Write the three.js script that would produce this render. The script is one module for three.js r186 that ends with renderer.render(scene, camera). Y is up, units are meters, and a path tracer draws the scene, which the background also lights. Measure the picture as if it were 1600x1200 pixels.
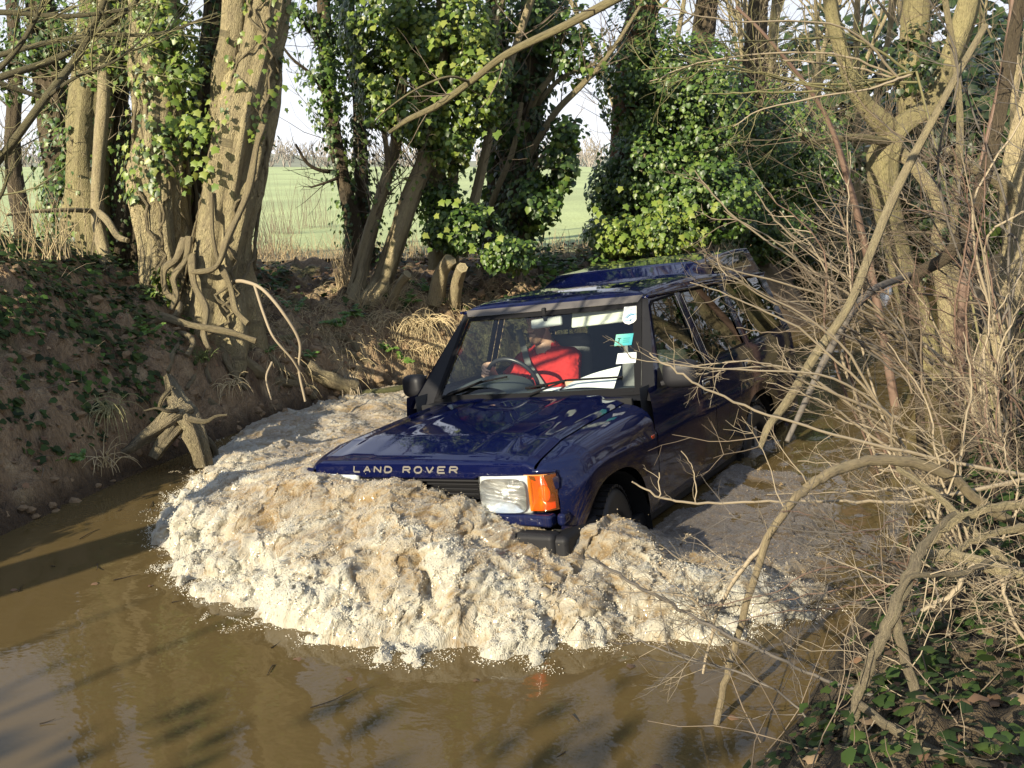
import * as THREE from 'three';
import { RoundedBoxGeometry } from 'three/addons/geometries/RoundedBoxGeometry.js';
import { mergeGeometries } from 'three/addons/utils/BufferGeometryUtils.js';
import { createNoise2D, createNoise3D } from 'simplex-noise';

// ---------------------------------------------------------------- camera, sky, sun, exposure
const F = 1525.155, PITCH = THREE.MathUtils.degToRad(11.5), EYE = 1.95;
const scene = new THREE.Scene();
const camera = new THREE.PerspectiveCamera(42.95, 4 / 3, 0.05, 1500);
camera.position.set(0, EYE, 0);
camera.rotation.x = -PITCH;
const renderer = new THREE.WebGLRenderer();
renderer.toneMapping = THREE.LinearToneMapping;
renderer.toneMappingExposure = 2.05;
renderer.shadowMap.enabled = true;
const SUN = new THREE.Vector3(-0.565, 0.335, 0.75).normalize();
{
  const W = 256, H = 128, data = new Float32Array(W * H * 4);
  for (let r = 0; r < H; r++) for (let c = 0; c < W; c++) {
    const up = ((r + 0.5) / H - 0.5) * Math.PI, az = ((c + 0.5) / W - 0.5) * 2 * Math.PI;
    const d = [Math.cos(az) * Math.cos(up), Math.sin(up), Math.sin(az) * Math.cos(up)];
    const t = Math.pow(Math.max(0, d[1]), 0.55), k = Math.max(0, d[0] * SUN.x + d[1] * SUN.y + d[2] * SUN.z);
    const glow = 0.5 * Math.pow(k, 12), o = (r * W + c) * 4;
    data[o] = 1.15 + (0.27 - 1.15) * t + glow; data[o + 1] = 1.16 + (0.39 - 1.16) * t + glow * 0.95; data[o + 2] = 1.17 + (0.66 - 1.17) * t + glow * 0.85; data[o + 3] = 1;
    if (d[1] < 0) { data[o] = 0.25; data[o + 1] = 0.24; data[o + 2] = 0.2; }
  }
  const sky = new THREE.DataTexture(data, W, H, THREE.RGBAFormat, THREE.FloatType);
  sky.mapping = THREE.EquirectangularReflectionMapping; sky.magFilter = sky.minFilter = THREE.LinearFilter; sky.needsUpdate = true;
  scene.background = sky; scene.environment = sky;
  scene.backgroundIntensity = 0.56; scene.environmentIntensity = 0.56;
}
const sun = new THREE.DirectionalLight(new THREE.Color(1, 0.89, 0.70), 5);
sun.position.copy(SUN).multiplyScalar(40).add(new THREE.Vector3(0, 0, -8));
sun.target.position.set(0, 0, -8);
sun.castShadow = true; sun.shadow.radius = 1; sun.shadow.mapSize.set(4096, 4096);
Object.assign(sun.shadow.camera, { left: -22, right: 22, top: 22, bottom: -22, near: 1, far: 100 });
scene.add(sun, sun.target);

// ---------------------------------------------------------------- helpers
const V = (x, y, z) => new THREE.Vector3(x, y, z);
const { clamp, lerp, smoothstep, degToRad } = THREE.MathUtils;
function rng(seed) { let s = seed | 0; return () => { s = (s + 0x6d2b79f5) | 0; let t = Math.imul(s ^ (s >>> 15), 1 | s); t = (t + Math.imul(t ^ (t >>> 7), 61 | t)) ^ t; return ((t ^ (t >>> 14)) >>> 0) / 4294967296; }; }
const n2 = createNoise2D(rng(11)), n3 = createNoise3D(rng(12));
const fbm2 = (x, y, o = 4) => { let a = 0, k = 1; for (let i = 0; i < o; i++) { a += k * n2(x, y); x = x * 2.03 + 7.1; y = y * 2.03 - 3.7; k *= 0.5; } return a; };
const names = {};
function numbered(n) { const k = (names[n] = (names[n] ?? -1) + 1); return k ? n + '_' + String(k).padStart(3, '0') : n; }
function tag(o, label, category, group, kind) {
  if (label) o.userData.label = label; if (category) o.userData.category = category;
  if (group) o.userData.group = group; if (kind) o.userData.kind = kind; return o;
}
function thing(name, label, category, pos = [0, 0, 0], group) {
  const g = new THREE.Group(); g.name = numbered(name); g.position.set(...pos); scene.add(g);
  return tag(g, label, category, group);
}
function put(geo, name, mat, parent, label) {
  const m = new THREE.Mesh(geo, mat); m.name = parent && parent !== scene ? name : numbered(name);
  m.castShadow = m.receiveShadow = true; (parent || scene).add(m); if (label) m.userData.label = label; return m;
}
// world ray of a photograph pixel (1600 x 1200)
const CP = Math.cos(PITCH), SP = Math.sin(PITCH);
function ray(px, py) { const x = (px - 800) / F, y = (600 - py) / F; return V(x, CP * y - SP, -SP * y - CP); }
function at(px, py, depth) { const d = ray(px, py); return d.multiplyScalar(depth / -d.z).add(V(0, EYE, 0)); }
// a mesh under construction
class MB {
  constructor() { this.p = []; this.n = []; this.uv = []; this.c = []; this.i = []; this.count = 0; }
  v(x, y, z, nx, ny, nz, u = 0, w = 0, c) { this.p.push(x, y, z); this.n.push(nx, ny, nz); this.uv.push(u, w); if (c) this.c.push(c[0], c[1], c[2]); return this.count++; }
  tri(a, b, c) { this.i.push(a, b, c); }
  // tapered tube through points; rad(i) may be array; bump(theta, s) multiplies the radius
  tube(pts, rad, sides = 5, opt = {}) {
    const n = pts.length; if (n < 2) return;
    let t = V().subVectors(pts[1], pts[0]).normalize(), up = Math.abs(t.y) > 0.9 ? V(1, 0, 0) : V(0, 1, 0);
    let nx = V().crossVectors(up, t).normalize(), ny = V().crossVectors(t, nx), s = 0;
    const start = this.count, row = sides + 1;
    for (let i = 0; i < n; i++) {
      const a = pts[Math.max(0, i - 1)], b = pts[Math.min(n - 1, i + 1)];
      t = V().subVectors(b, a).normalize();
      nx.addScaledVector(t, -nx.dot(t)).normalize(); ny.crossVectors(t, nx);
      if (i) s += pts[i].distanceTo(pts[i - 1]);
      const r0 = Array.isArray(rad) ? rad[i] : lerp(rad, opt.r1 ?? rad * 0.4, i / (n - 1));
      for (let k = 0; k <= sides; k++) {
        const th = (k % sides) / sides * Math.PI * 2, cx = Math.cos(th), sx = Math.sin(th);
        const r = opt.bump ? r0 * opt.bump(th, s, r0) : r0;
        const dx = nx.x * cx + ny.x * sx, dy = nx.y * cx + ny.y * sx, dz = nx.z * cx + ny.z * sx;
        this.v(pts[i].x + dx * r, pts[i].y + dy * r, pts[i].z + dz * r, dx, dy, dz, (k / sides) * Math.max(1, Math.round(6.28 * r0 / 0.4)) , s / 0.4, opt.color);
      }
    }
    for (let i = 0; i < n - 1; i++) for (let k = 0; k < sides; k++) {
      const a = start + i * row + k, b = a + 1, c = a + row, d = c + 1; this.tri(a, b, d); this.tri(a, d, c);
    }
    if (opt.cap !== false) {
      for (const [e, flip] of [[0, 1], [n - 1, 0]]) {
        const tt = e ? V().subVectors(pts[n - 1], pts[n - 2]).normalize() : V().subVectors(pts[0], pts[1]).normalize();
        const q = this.v(pts[e].x, pts[e].y, pts[e].z, tt.x, tt.y, tt.z, 0.5, 0.5, opt.color), base = start + e * row;
        const ring = []; for (let k = 0; k < sides; k++) { const j = (base + k) * 3; ring.push(this.v(this.p[j], this.p[j + 1], this.p[j + 2], tt.x, tt.y, tt.z, 0.4, 0.4, opt.color)); }
        for (let k = 0; k < sides; k++) { const a = ring[k], b = ring[(k + 1) % sides]; flip ? this.tri(q, b, a) : this.tri(q, a, b); }
      }
    }
    if (opt.bump) this.recalc = true;
  }
  geo(recalc = this.recalc) {
    const g = new THREE.BufferGeometry();
    g.setAttribute('position', new THREE.BufferAttribute(new Float32Array(this.p), 3));
    g.setAttribute('normal', new THREE.BufferAttribute(new Float32Array(this.n), 3));
    g.setAttribute('uv', new THREE.BufferAttribute(new Float32Array(this.uv), 2));
    if (this.c.length === this.p.length) g.setAttribute('color', new THREE.BufferAttribute(new Float32Array(this.c), 3));
    g.setIndex(this.i);
    if (recalc) g.computeVertexNormals();
    return g;
  }
}
// grid surface fn(u, v) -> [x, y, z]
function patch(fn, nu, nv, color) {
  const mb = new MB();
  for (let j = 0; j <= nv; j++) for (let i = 0; i <= nu; i++) { const p = fn(i / nu, j / nv); mb.v(p[0], p[1], p[2], 0, 1, 0, i / nu, j / nv, color && color(p)); }
  for (let j = 0; j < nv; j++) for (let i = 0; i < nu; i++) { const a = j * (nu + 1) + i, b = a + 1, c = a + nu + 1, d = c + 1; mb.tri(a, b, d); mb.tri(a, d, c); }
  return mb.geo(true);
}
function smoothPath(pts, per = 6) { return new THREE.CatmullRomCurve3(pts, false, 'centripetal').getPoints((pts.length - 1) * per); }
function lerpList(list, t) { const f = t * (list.length - 1), i = Math.min(list.length - 2, Math.floor(f)); return lerp(list[i], list[i + 1], f - i); }
function xf(g, m) { g.applyMatrix4(m); return g; }
const mat4 = (pos, rot = [0, 0, 0], sc = [1, 1, 1]) => new THREE.Matrix4().compose(V(...pos), new THREE.Quaternion().setFromEuler(new THREE.Euler(...rot)), V(...sc));
function box(w, h, d, pos, rot, r = 0.008, seg = 2) { return xf(new RoundedBoxGeometry(w, h, d, seg, Math.min(r, w / 2.01, h / 2.01, d / 2.01)), mat4(pos, rot)); }
function merged(list) { return mergeGeometries(list.map((g) => { const q = g.index ? g.toNonIndexed() : g; for (const k of Object.keys(q.attributes)) if (!['position', 'normal', 'uv'].includes(k)) q.deleteAttribute(k); return q; })); }
// naive surface nets on a distance field
function netMesh(f, lo, hi, cell) {
  const N = [0, 1, 2].map((k) => Math.ceil((hi[k] - lo[k]) / cell) + 1), [nx, ny, nz] = N, val = new Float32Array(nx * ny * nz), id = new Int32Array(nx * ny * nz).fill(-1);
  const at3 = (i, j, k) => i + nx * (j + ny * k);
  for (let k = 0; k < nz; k++) for (let j = 0; j < ny; j++) for (let i = 0; i < nx; i++) val[at3(i, j, k)] = f(lo[0] + i * cell, lo[1] + j * cell, lo[2] + k * cell);
  const mb = new MB(), E = [[0, 1], [2, 3], [4, 5], [6, 7], [0, 2], [1, 3], [4, 6], [5, 7], [0, 4], [1, 5], [2, 6], [3, 7]], e = cell * 0.5;
  for (let k = 0; k < nz - 1; k++) for (let j = 0; j < ny - 1; j++) for (let i = 0; i < nx - 1; i++) {
    const c = []; let m = 0; for (let q = 0; q < 8; q++) { const x = val[at3(i + (q & 1), j + ((q >> 1) & 1), k + (q >> 2))]; c.push(x); if (x < 0) m++; }
    if (m === 0 || m === 8) continue;
    let sx = 0, sy = 0, sz = 0, n = 0;
    for (const [a, b] of E) if ((c[a] < 0) !== (c[b] < 0)) { const t = c[a] / (c[a] - c[b]); sx += lerp(a & 1, b & 1, t); sy += lerp((a >> 1) & 1, (b >> 1) & 1, t); sz += lerp(a >> 2, b >> 2, t); n++; }
    const x = lo[0] + (i + sx / n) * cell, y = lo[1] + (j + sy / n) * cell, z = lo[2] + (k + sz / n) * cell;
    const g = V(f(x + e, y, z) - f(x - e, y, z), f(x, y + e, z) - f(x, y - e, z), f(x, y, z + e) - f(x, y, z - e)).normalize();
    id[at3(i, j, k)] = mb.v(x, y, z, g.x, g.y, g.z);
  }
  const st = [1, nx, nx * ny];
  for (let k = 1; k < nz - 1; k++) for (let j = 1; j < ny - 1; j++) for (let i = 1; i < nx - 1; i++) {
    const o = at3(i, j, k), a = val[o] < 0;
    for (let d = 0; d < 3; d++) {
      if (a === (val[o + st[d]] < 0)) continue;
      const u = st[(d + 1) % 3], w = st[(d + 2) % 3], q = [id[o], id[o - u], id[o - u - w], id[o - w]];
      if (q.some((x) => x < 0)) continue;
      if (a) { mb.tri(q[0], q[1], q[2]); mb.tri(q[0], q[2], q[3]); } else { mb.tri(q[0], q[2], q[1]); mb.tri(q[0], q[3], q[2]); }
    }
  }
  return mb.geo(false);
}

// ---------------------------------------------------------------- textures
function noiseTex(size, fn, srgb, repeat) {
  const d = new Uint8Array(size * size * 4);
  for (let y = 0; y < size; y++) for (let x = 0; x < size; x++) { const c = fn(x / size, y / size), o = (y * size + x) * 4; for (let k = 0; k < 3; k++) d[o + k] = clamp(Math.round(255 * (Array.isArray(c) ? c[k] : c)), 0, 255); d[o + 3] = 255; }
  const t = new THREE.DataTexture(d, size, size); t.wrapS = t.wrapT = THREE.RepeatWrapping; t.magFilter = THREE.LinearFilter; t.minFilter = THREE.LinearMipmapLinearFilter;
  if (srgb) t.colorSpace = THREE.SRGBColorSpace; if (repeat) t.repeat.set(...repeat); t.needsUpdate = true; return t;
}
// noise that tiles in u and v
function tile(u, v, fu, fv, seed = 0) { const a = u * 2 * Math.PI, b = v * 2 * Math.PI; const x = Math.cos(a) * fu / 6.283, y = Math.sin(a) * fu / 6.283, z = Math.cos(b) * fv / 6.283, w = Math.sin(b) * fv / 6.283; return 0.5 * (n3(x + seed, y + z * 0.7, w + 3.1 * seed) + n3(z - seed, x * 0.8 + w, y + 9.7)); }
const barkH = noiseTex(512, (u, v) => { let h = 0.5 + 0.3 * tile(u, v, 22, 4, 1) + 0.25 * tile(u, v, 60, 10, 2) + 0.15 * tile(u, v, 130, 40, 3); h = 1 - Math.abs(h - 0.5) * 2.2; return h; });
const barkC = noiseTex(512, (u, v) => { const a = 0.5 + 0.5 * tile(u, v, 6, 3, 4), b = 0.5 + 0.5 * tile(u, v, 50, 9, 2), m = 0.8 + 0.35 * (b - 0.5) + 0.22 * (a - 0.5) + 0.12 * tile(u, v, 160, 70, 8); return [m, m * (0.97 + 0.05 * a), m * (0.92 - 0.06 * a)]; });
const soilH = noiseTex(512, (u, v) => 0.5 + 0.3 * tile(u, v, 14, 14, 5) + 0.25 * tile(u, v, 45, 45, 6) + 0.2 * tile(u, v, 130, 130, 7));
const soilC = noiseTex(512, (u, v) => { const m = 0.78 + 0.25 * tile(u, v, 20, 20, 9) + 0.2 * tile(u, v, 90, 90, 10) + 0.12 * tile(u, v, 220, 220, 3); return [m, m * 0.97, m * 0.93]; });

// ---------------------------------------------------------------- materials
const std = (r, g, b, rough = 0.8, extra = {}) => new THREE.MeshStandardMaterial({ color: new THREE.Color(r, g, b), roughness: rough, side: THREE.DoubleSide, ...extra });
const phys = (r, g, b, rough, extra) => new THREE.MeshPhysicalMaterial({ color: new THREE.Color(r, g, b), roughness: rough, side: THREE.DoubleSide, ...extra });
const barkMat = (r, g, b, s = 0.012) => std(r, g, b, 0.9, { map: barkC, bumpMap: barkH, bumpScale: s });
const M = {
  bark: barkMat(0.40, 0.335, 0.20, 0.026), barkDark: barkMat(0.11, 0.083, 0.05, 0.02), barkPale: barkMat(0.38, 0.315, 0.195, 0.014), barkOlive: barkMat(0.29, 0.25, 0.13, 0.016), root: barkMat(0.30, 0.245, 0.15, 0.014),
  twig: std(0.15, 0.115, 0.075, 0.8), twigPale: std(0.265, 0.215, 0.14, 0.75), twigGrey: std(0.115, 0.10, 0.08, 0.8), twigRed: std(0.14, 0.088, 0.06, 0.7), twigGreen: std(0.16, 0.145, 0.062, 0.8),
  leaf: new THREE.MeshPhysicalMaterial({ color: 0xffffff, vertexColors: true, roughness: 0.42, specularIntensity: 0.7, transmission: 0.35, thickness: 0, side: THREE.DoubleSide }),
  leafShade: new THREE.MeshPhysicalMaterial({ color: 0xffffff, vertexColors: true, roughness: 0.6, specularIntensity: 0.3, transmission: 0.3, thickness: 0, side: THREE.DoubleSide }),
  leafMatt: new THREE.MeshStandardMaterial({ color: 0xffffff, vertexColors: true, roughness: 0.9, side: THREE.DoubleSide }),
};
// ---------------------------------------------------------------- the lie of the land (water level is y = 0)
const FAR = [[-16, 9], [-8, 2], [-5, -0.6], [-3.55, -2.8], [-2.92, -5.2], [-2.55, -6.6], [-2.3, -7.4], [-1.9, -8.2], [-1.42, -8.92], [-0.88, -9.45], [0.6, -10.3], [2.5, -11.4], [4.3, -14], [6.2, -21], [9, -30], [13, -42], [18, -60]];
const NEAR = [[-14, 13], [-6, 4.5], [-3.4, 0.9], [-1.7, -0.9], [-0.3, -1.9], [0.55, -2.6], [1.05, -3.3], [1.65, -4.3], [2.7, -5.9], [4.0, -8], [5.5, -11], [6.9, -14.5], [9.3, -20], [13, -29], [17.5, -42], [23, -60]];
const segDist = (x, z, L) => { let best = 1e9, side = 1, along = 0, acc = 0; for (let i = 0; i < L.length - 1; i++) { const [ax, az] = L[i], [bx, bz] = L[i + 1], dx = bx - ax, dz = bz - az, l = Math.hypot(dx, dz), t = clamp(((x - ax) * dx + (z - az) * dz) / (l * l), 0, 1), d = Math.hypot(x - ax - dx * t, z - az - dz * t); if (d < best) { best = d; side = Math.sign(dx * (z - az) - dz * (x - ax)) || 1; along = acc + l * t; } acc += l; } return [best, side, along]; };
// signed distance to the water's edge: positive on land; bank 1 = far (left), 2 = near (right)
function shore(x, z) { const f = segDist(x, z, FAR), n = segDist(x, z, NEAR); const df = -f[1] * f[0], dn = n[1] * n[0]; return df > dn ? [df, 1] : [dn, 2]; }
function landRaw(x, z) {
  const [d, bank] = shore(x, z);
  if (d < 0) return Math.max(-0.7, d * 0.55 - 0.02);
  if (bank === 1) {
    const hump = Math.exp(-(((x + 4.15) / 1.1) ** 2) - (((z + 7.0) / 2.4) ** 2)), gap = Math.exp(-(((x + 2.3) / 0.75) ** 2) - (((z + 10.4) / 1.0) ** 2));
    const left = smoothstep(-x - z * 0.25, 0.2, 2.4) ;
    let top = 0.95 + 0.62 * hump - 0.18 * gap;
    let h = top * (1 - Math.exp(-d / 0.5));
    h += 0.1 * n2(x * 0.9, z * 0.9) * Math.min(1, d);
    h -= 0.07 * Math.exp(-(((d - 0.16) / 0.09) ** 2)) * (0.5 + 0.5 * n2(x * 1.7, z * 1.7));
    return h * (1 - smoothstep(d, 4.5, 8) * 0.25) ;
  }
  const rise = 0.5 + 0.28 * smoothstep(x + z * -0.1, 1.5, 4), back = smoothstep(d, 2.5, 16) * 3.2 * smoothstep(-z, 3, 9);
  return rise * (1 - Math.exp(-d / 0.55)) + back + 0.1 * n2(x * 0.8 + 5, z * 0.8) * Math.min(1, d);
}
function land(x, z) {
  const y = landRaw(x, z), k = smoothstep(y, -0.05, 0.1);
  return y + k * (0.06 * fbm2(x * 2.6, z * 2.6, 3) + 0.045 * fbm2(x * 9 + 3, z * 9, 2) + 0.028 * (Math.abs(n2(x * 16, z * 16)) - 0.4) + 0.016 * n2(x * 30, z * 30));
}
function onGround(px, py, lo = 1.2, hi = 60) {   // first ground or water point under a pixel
  const d = ray(px, py); d.multiplyScalar(1 / -d.z); let a = lo;
  for (let t = lo; t < hi; t += 0.02 + t * 0.002) { if (EYE + d.y * t < Math.max(0, landRaw(d.x * t, -t))) { a = t; return V(d.x * a, EYE + d.y * a, -a); } }
  return V(d.x * hi, EYE + d.y * hi, -hi);
}
const drop = (x, z, sink = 0) => V(x, land(x, z) - sink, z);
{
  const axis = (a, b, fine, cell, coarse) => { const out = []; let x = a; while (x < b) { out.push(x); const far = Math.max(fine[0] - x, x - fine[1], 0); x += Math.min(coarse, cell + far * 0.12); } out.push(b); return out; };
  const xs = axis(-26, 30, [-5, 1.2], 0.035, 1), zs = axis(-62, 10, [-11, -3], 0.042, 1.2), mb = new MB(), nx = xs.length;
  const mossy = [0.085, 0.095, 0.03], earth = [0.31, 0.22, 0.125], wet = [0.07, 0.045, 0.022], straw = [0.46, 0.36, 0.21], litter = [0.17, 0.115, 0.065];
  for (const z of zs) for (const x of xs) {
    let y = land(x, z); const [d, bank] = shore(x, z);
    if (bank === 1 && z < -13.2 && x < 1) y = Math.min(y, 0.86);
    const a = fbm2(x * 0.9, z * 0.9 + 8, 3), b = fbm2(x * 3.3 + 4, z * 3.3, 3);
    const mix = (p, q, t) => p.map((v, k) => lerp(v, q[k], clamp(t, 0, 1)));
    let c = mix(earth, litter, 0.5 + a); c = mix(c, straw, smoothstep(b + a * 0.6 + 1.0 * Math.exp(-(((x + 1.3) / 1.3) ** 2) - (((z + 9.7) / 1.0) ** 2)), 0.35, 1.1) * 0.75);
    c = mix(c, mossy, smoothstep(fbm2(x * 1.7 + 30, z * 1.7, 3), 0.25, 0.8) * smoothstep(d, 0.3, 0.9) * 0.8);
    c = mix(wet, c, smoothstep(y, 0.03, 0.2));
    if (bank === 2) c = mix(c, [0.05, 0.040, 0.022], 0.8);  // the near bank's shade is put into its soil colour
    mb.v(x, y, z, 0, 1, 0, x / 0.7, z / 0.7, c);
  }
  for (let j = 0; j < zs.length - 1; j++) for (let i = 0; i < nx - 1; i++) { const a = j * nx + i, b = a + 1, c = a + nx, e = c + 1; mb.tri(a, c, b); mb.tri(b, c, e); }
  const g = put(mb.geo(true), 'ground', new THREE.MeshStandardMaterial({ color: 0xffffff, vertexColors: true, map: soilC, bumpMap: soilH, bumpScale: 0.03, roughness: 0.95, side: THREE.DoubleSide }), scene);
  tag(g, 'brown earth banks of the stream with roots, litter and moss', null, null, 'structure');
}
// field beyond the far bank, rising gently to the skyline
const fieldY = (x, z) => 0.95 + (-13.2 - z) * 0.0238 + 0.05 * n2(x * 0.08, z * 0.08);
{
  const mb = new MB(), nu = 60, rows = []; for (let z = -13.2; z > -235; z -= 0.35 + (-13.2 - z) * 0.05) rows.push(z); rows.push(-235);
  for (const z of rows) for (let i = 0; i <= nu; i++) {
    const xr = z > -26 ? lerp(0.8, 3, (-13.2 - z) / 13) : 3 + (-26 - z) * 1.2, xl = -40 + (z + 13) * 0.9, x = lerp(xl, xr, i / nu);
    const s = smoothstep(-z, 13.4, 15.5), stripe = 0.06 * Math.sin(x * 0.9 + z * 0.25);
    const k = 1 + 0.16 * fbm2(x * 0.3, z * 0.12, 3) + stripe; const c = [lerp(0.26, 0.46, s) * k, lerp(0.22, 0.55, s) * k, lerp(0.13, 0.25, s) * k];
    mb.v(x, fieldY(x, z) + 0.03 * n2(x * 2, z * 2), z, 0, 1, 0, x / 1.5, z / 1.5, c);
  }
  for (let j = 0; j < rows.length - 1; j++) for (let i = 0; i < nu; i++) { const a = j * (nu + 1) + i, b = a + 1, c = a + nu + 1, e = c + 1; mb.tri(a, b, c); mb.tri(b, e, c); }
  tag(put(mb.geo(true), 'field', new THREE.MeshStandardMaterial({ color: 0xffffff, vertexColors: true, map: soilC, roughness: 1, side: THREE.DoubleSide }), scene), 'pale green field of young crop rising to the skyline', null, null, 'structure');
  // far hill
  const h = patch((u, v) => { const x = lerp(-520, 420, u), z = lerp(-232, -620, v); return [x, 5.6 + 13 * smoothstep(v, 0, 0.7) * (0.75 + 0.25 * n2(x * 0.006, 1)), z]; }, 60, 12);
  tag(put(h, 'hill', std(0.24, 0.25, 0.17, 1), scene), 'low hill far beyond the field', null, null, 'structure');
}

// ---------------------------------------------------------------- the car's place (needed by the water)
const CAR = new THREE.Matrix4().set(0.85916, -0.11117, -0.49948, -0.0707, 0.13953, 0.99002, 0.01965, -2.42158 + EYE, 0.49231, -0.08658, 0.8661, -5.36998, 0, 0, 0, 1);
const carPt = (x, y, z) => V(x, y, z).applyMatrix4(CAR);
const CARI = CAR.clone().invert();

// ---------------------------------------------------------------- water
// the leading edge of the bow wave, from the far bank round to the near bank
const EDGE = [[470, 628], [425, 640], [372, 660], [338, 700], [288, 768], [236, 842], [262, 880], [300, 918], [380, 972], [480, 998], [600, 1026], [720, 1030], [850, 1034], [950, 1012], [1080, 1002], [1190, 985], [1275, 952], [1330, 900], [1345, 840], [1310, 785], [1265, 735], [1235, 690], [1232, 655]].map(([x, y]) => { const p = at(x, y, 1), t = EYE / (EYE - p.y); return [p.x * t, -t]; });
const EDGEC = new THREE.CatmullRomCurve3(EDGE.map(([x, z]) => V(x, 0, z)), false, 'centripetal').getPoints(120).map((p) => [p.x, p.z]);
function edgeD(x, z) { const [d, s] = segDist(x, z, EDGEC); return -s * d; }   // positive inside the churned water
{
  const inStream = (x, z) => shore(x, z)[0] < 0.35;
  const grid = (x0, x1, z0, z1, cell, fn) => {
    const mb = new MB(), nx = Math.round((x1 - x0) / cell), nz = Math.round((z1 - z0) / cell), id = new Int32Array((nx + 1) * (nz + 1)).fill(-1);
    for (let j = 0; j <= nz; j++) for (let i = 0; i <= nx; i++) { const x = x0 + i * cell, z = z0 + j * cell; if (inStream(x, z)) id[j * (nx + 1) + i] = mb.v(x, fn(x, z), z, 0, 1, 0, x, z); }
    for (let j = 0; j < nz; j++) for (let i = 0; i < nx; i++) { const a = id[j * (nx + 1) + i], b = id[j * (nx + 1) + i + 1], c = id[(j + 1) * (nx + 1) + i], d = id[(j + 1) * (nx + 1) + i + 1]; if (a < 0 || b < 0 || c < 0 || d < 0) continue; mb.tri(a, c, b); mb.tri(b, c, d); }
    return mb;
  };
  const ripple = (x, z) => {
    const e = edgeD(x, z), near = Math.exp(-Math.max(0, -e) / 0.7), back = smoothstep(-z, 8.5, 11) ;
    return 0.0010 * n2(x * 0.9 + 3, z * 1.8) + 0.0004 * n2(x * 3, z * 6) + near * near * (0.0025 * Math.sin(e * 30 + 2 * n2(x * 2, z * 2)) + 0.005 * n2(x * 5, z * 7)) + back * (0.012 * n2(x * 2.4, z * 3.5) + 0.006 * n2(x * 7, z * 9));
  };
  const mb = grid(-9, 26, -60, 11, 0.25, () => -0.012 ), near = grid(-5, 7.4, -16, -1.4, 0.06, ripple);
  const muddy = phys(0.10, 0.070, 0.028, 0.03, { ior: 1.33, bumpMap: noiseTex(256, (u, v) => 0.5 + 0.3 * tile(u, v, 9, 14, 2) + 0.18 * tile(u, v, 24, 38, 5)), bumpScale: 0.0006 });
  const g = near.geo(true), far = mb.geo(true);
  const w = put(g, 'water', muddy, scene); tag(w, 'calm muddy brown stream water reflecting trees and sky', null, null, 'structure');
  const w2 = put(far, 'water', muddy, scene); tag(w2, 'muddy stream running back round the bend', null, null, 'structure');
}
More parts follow.
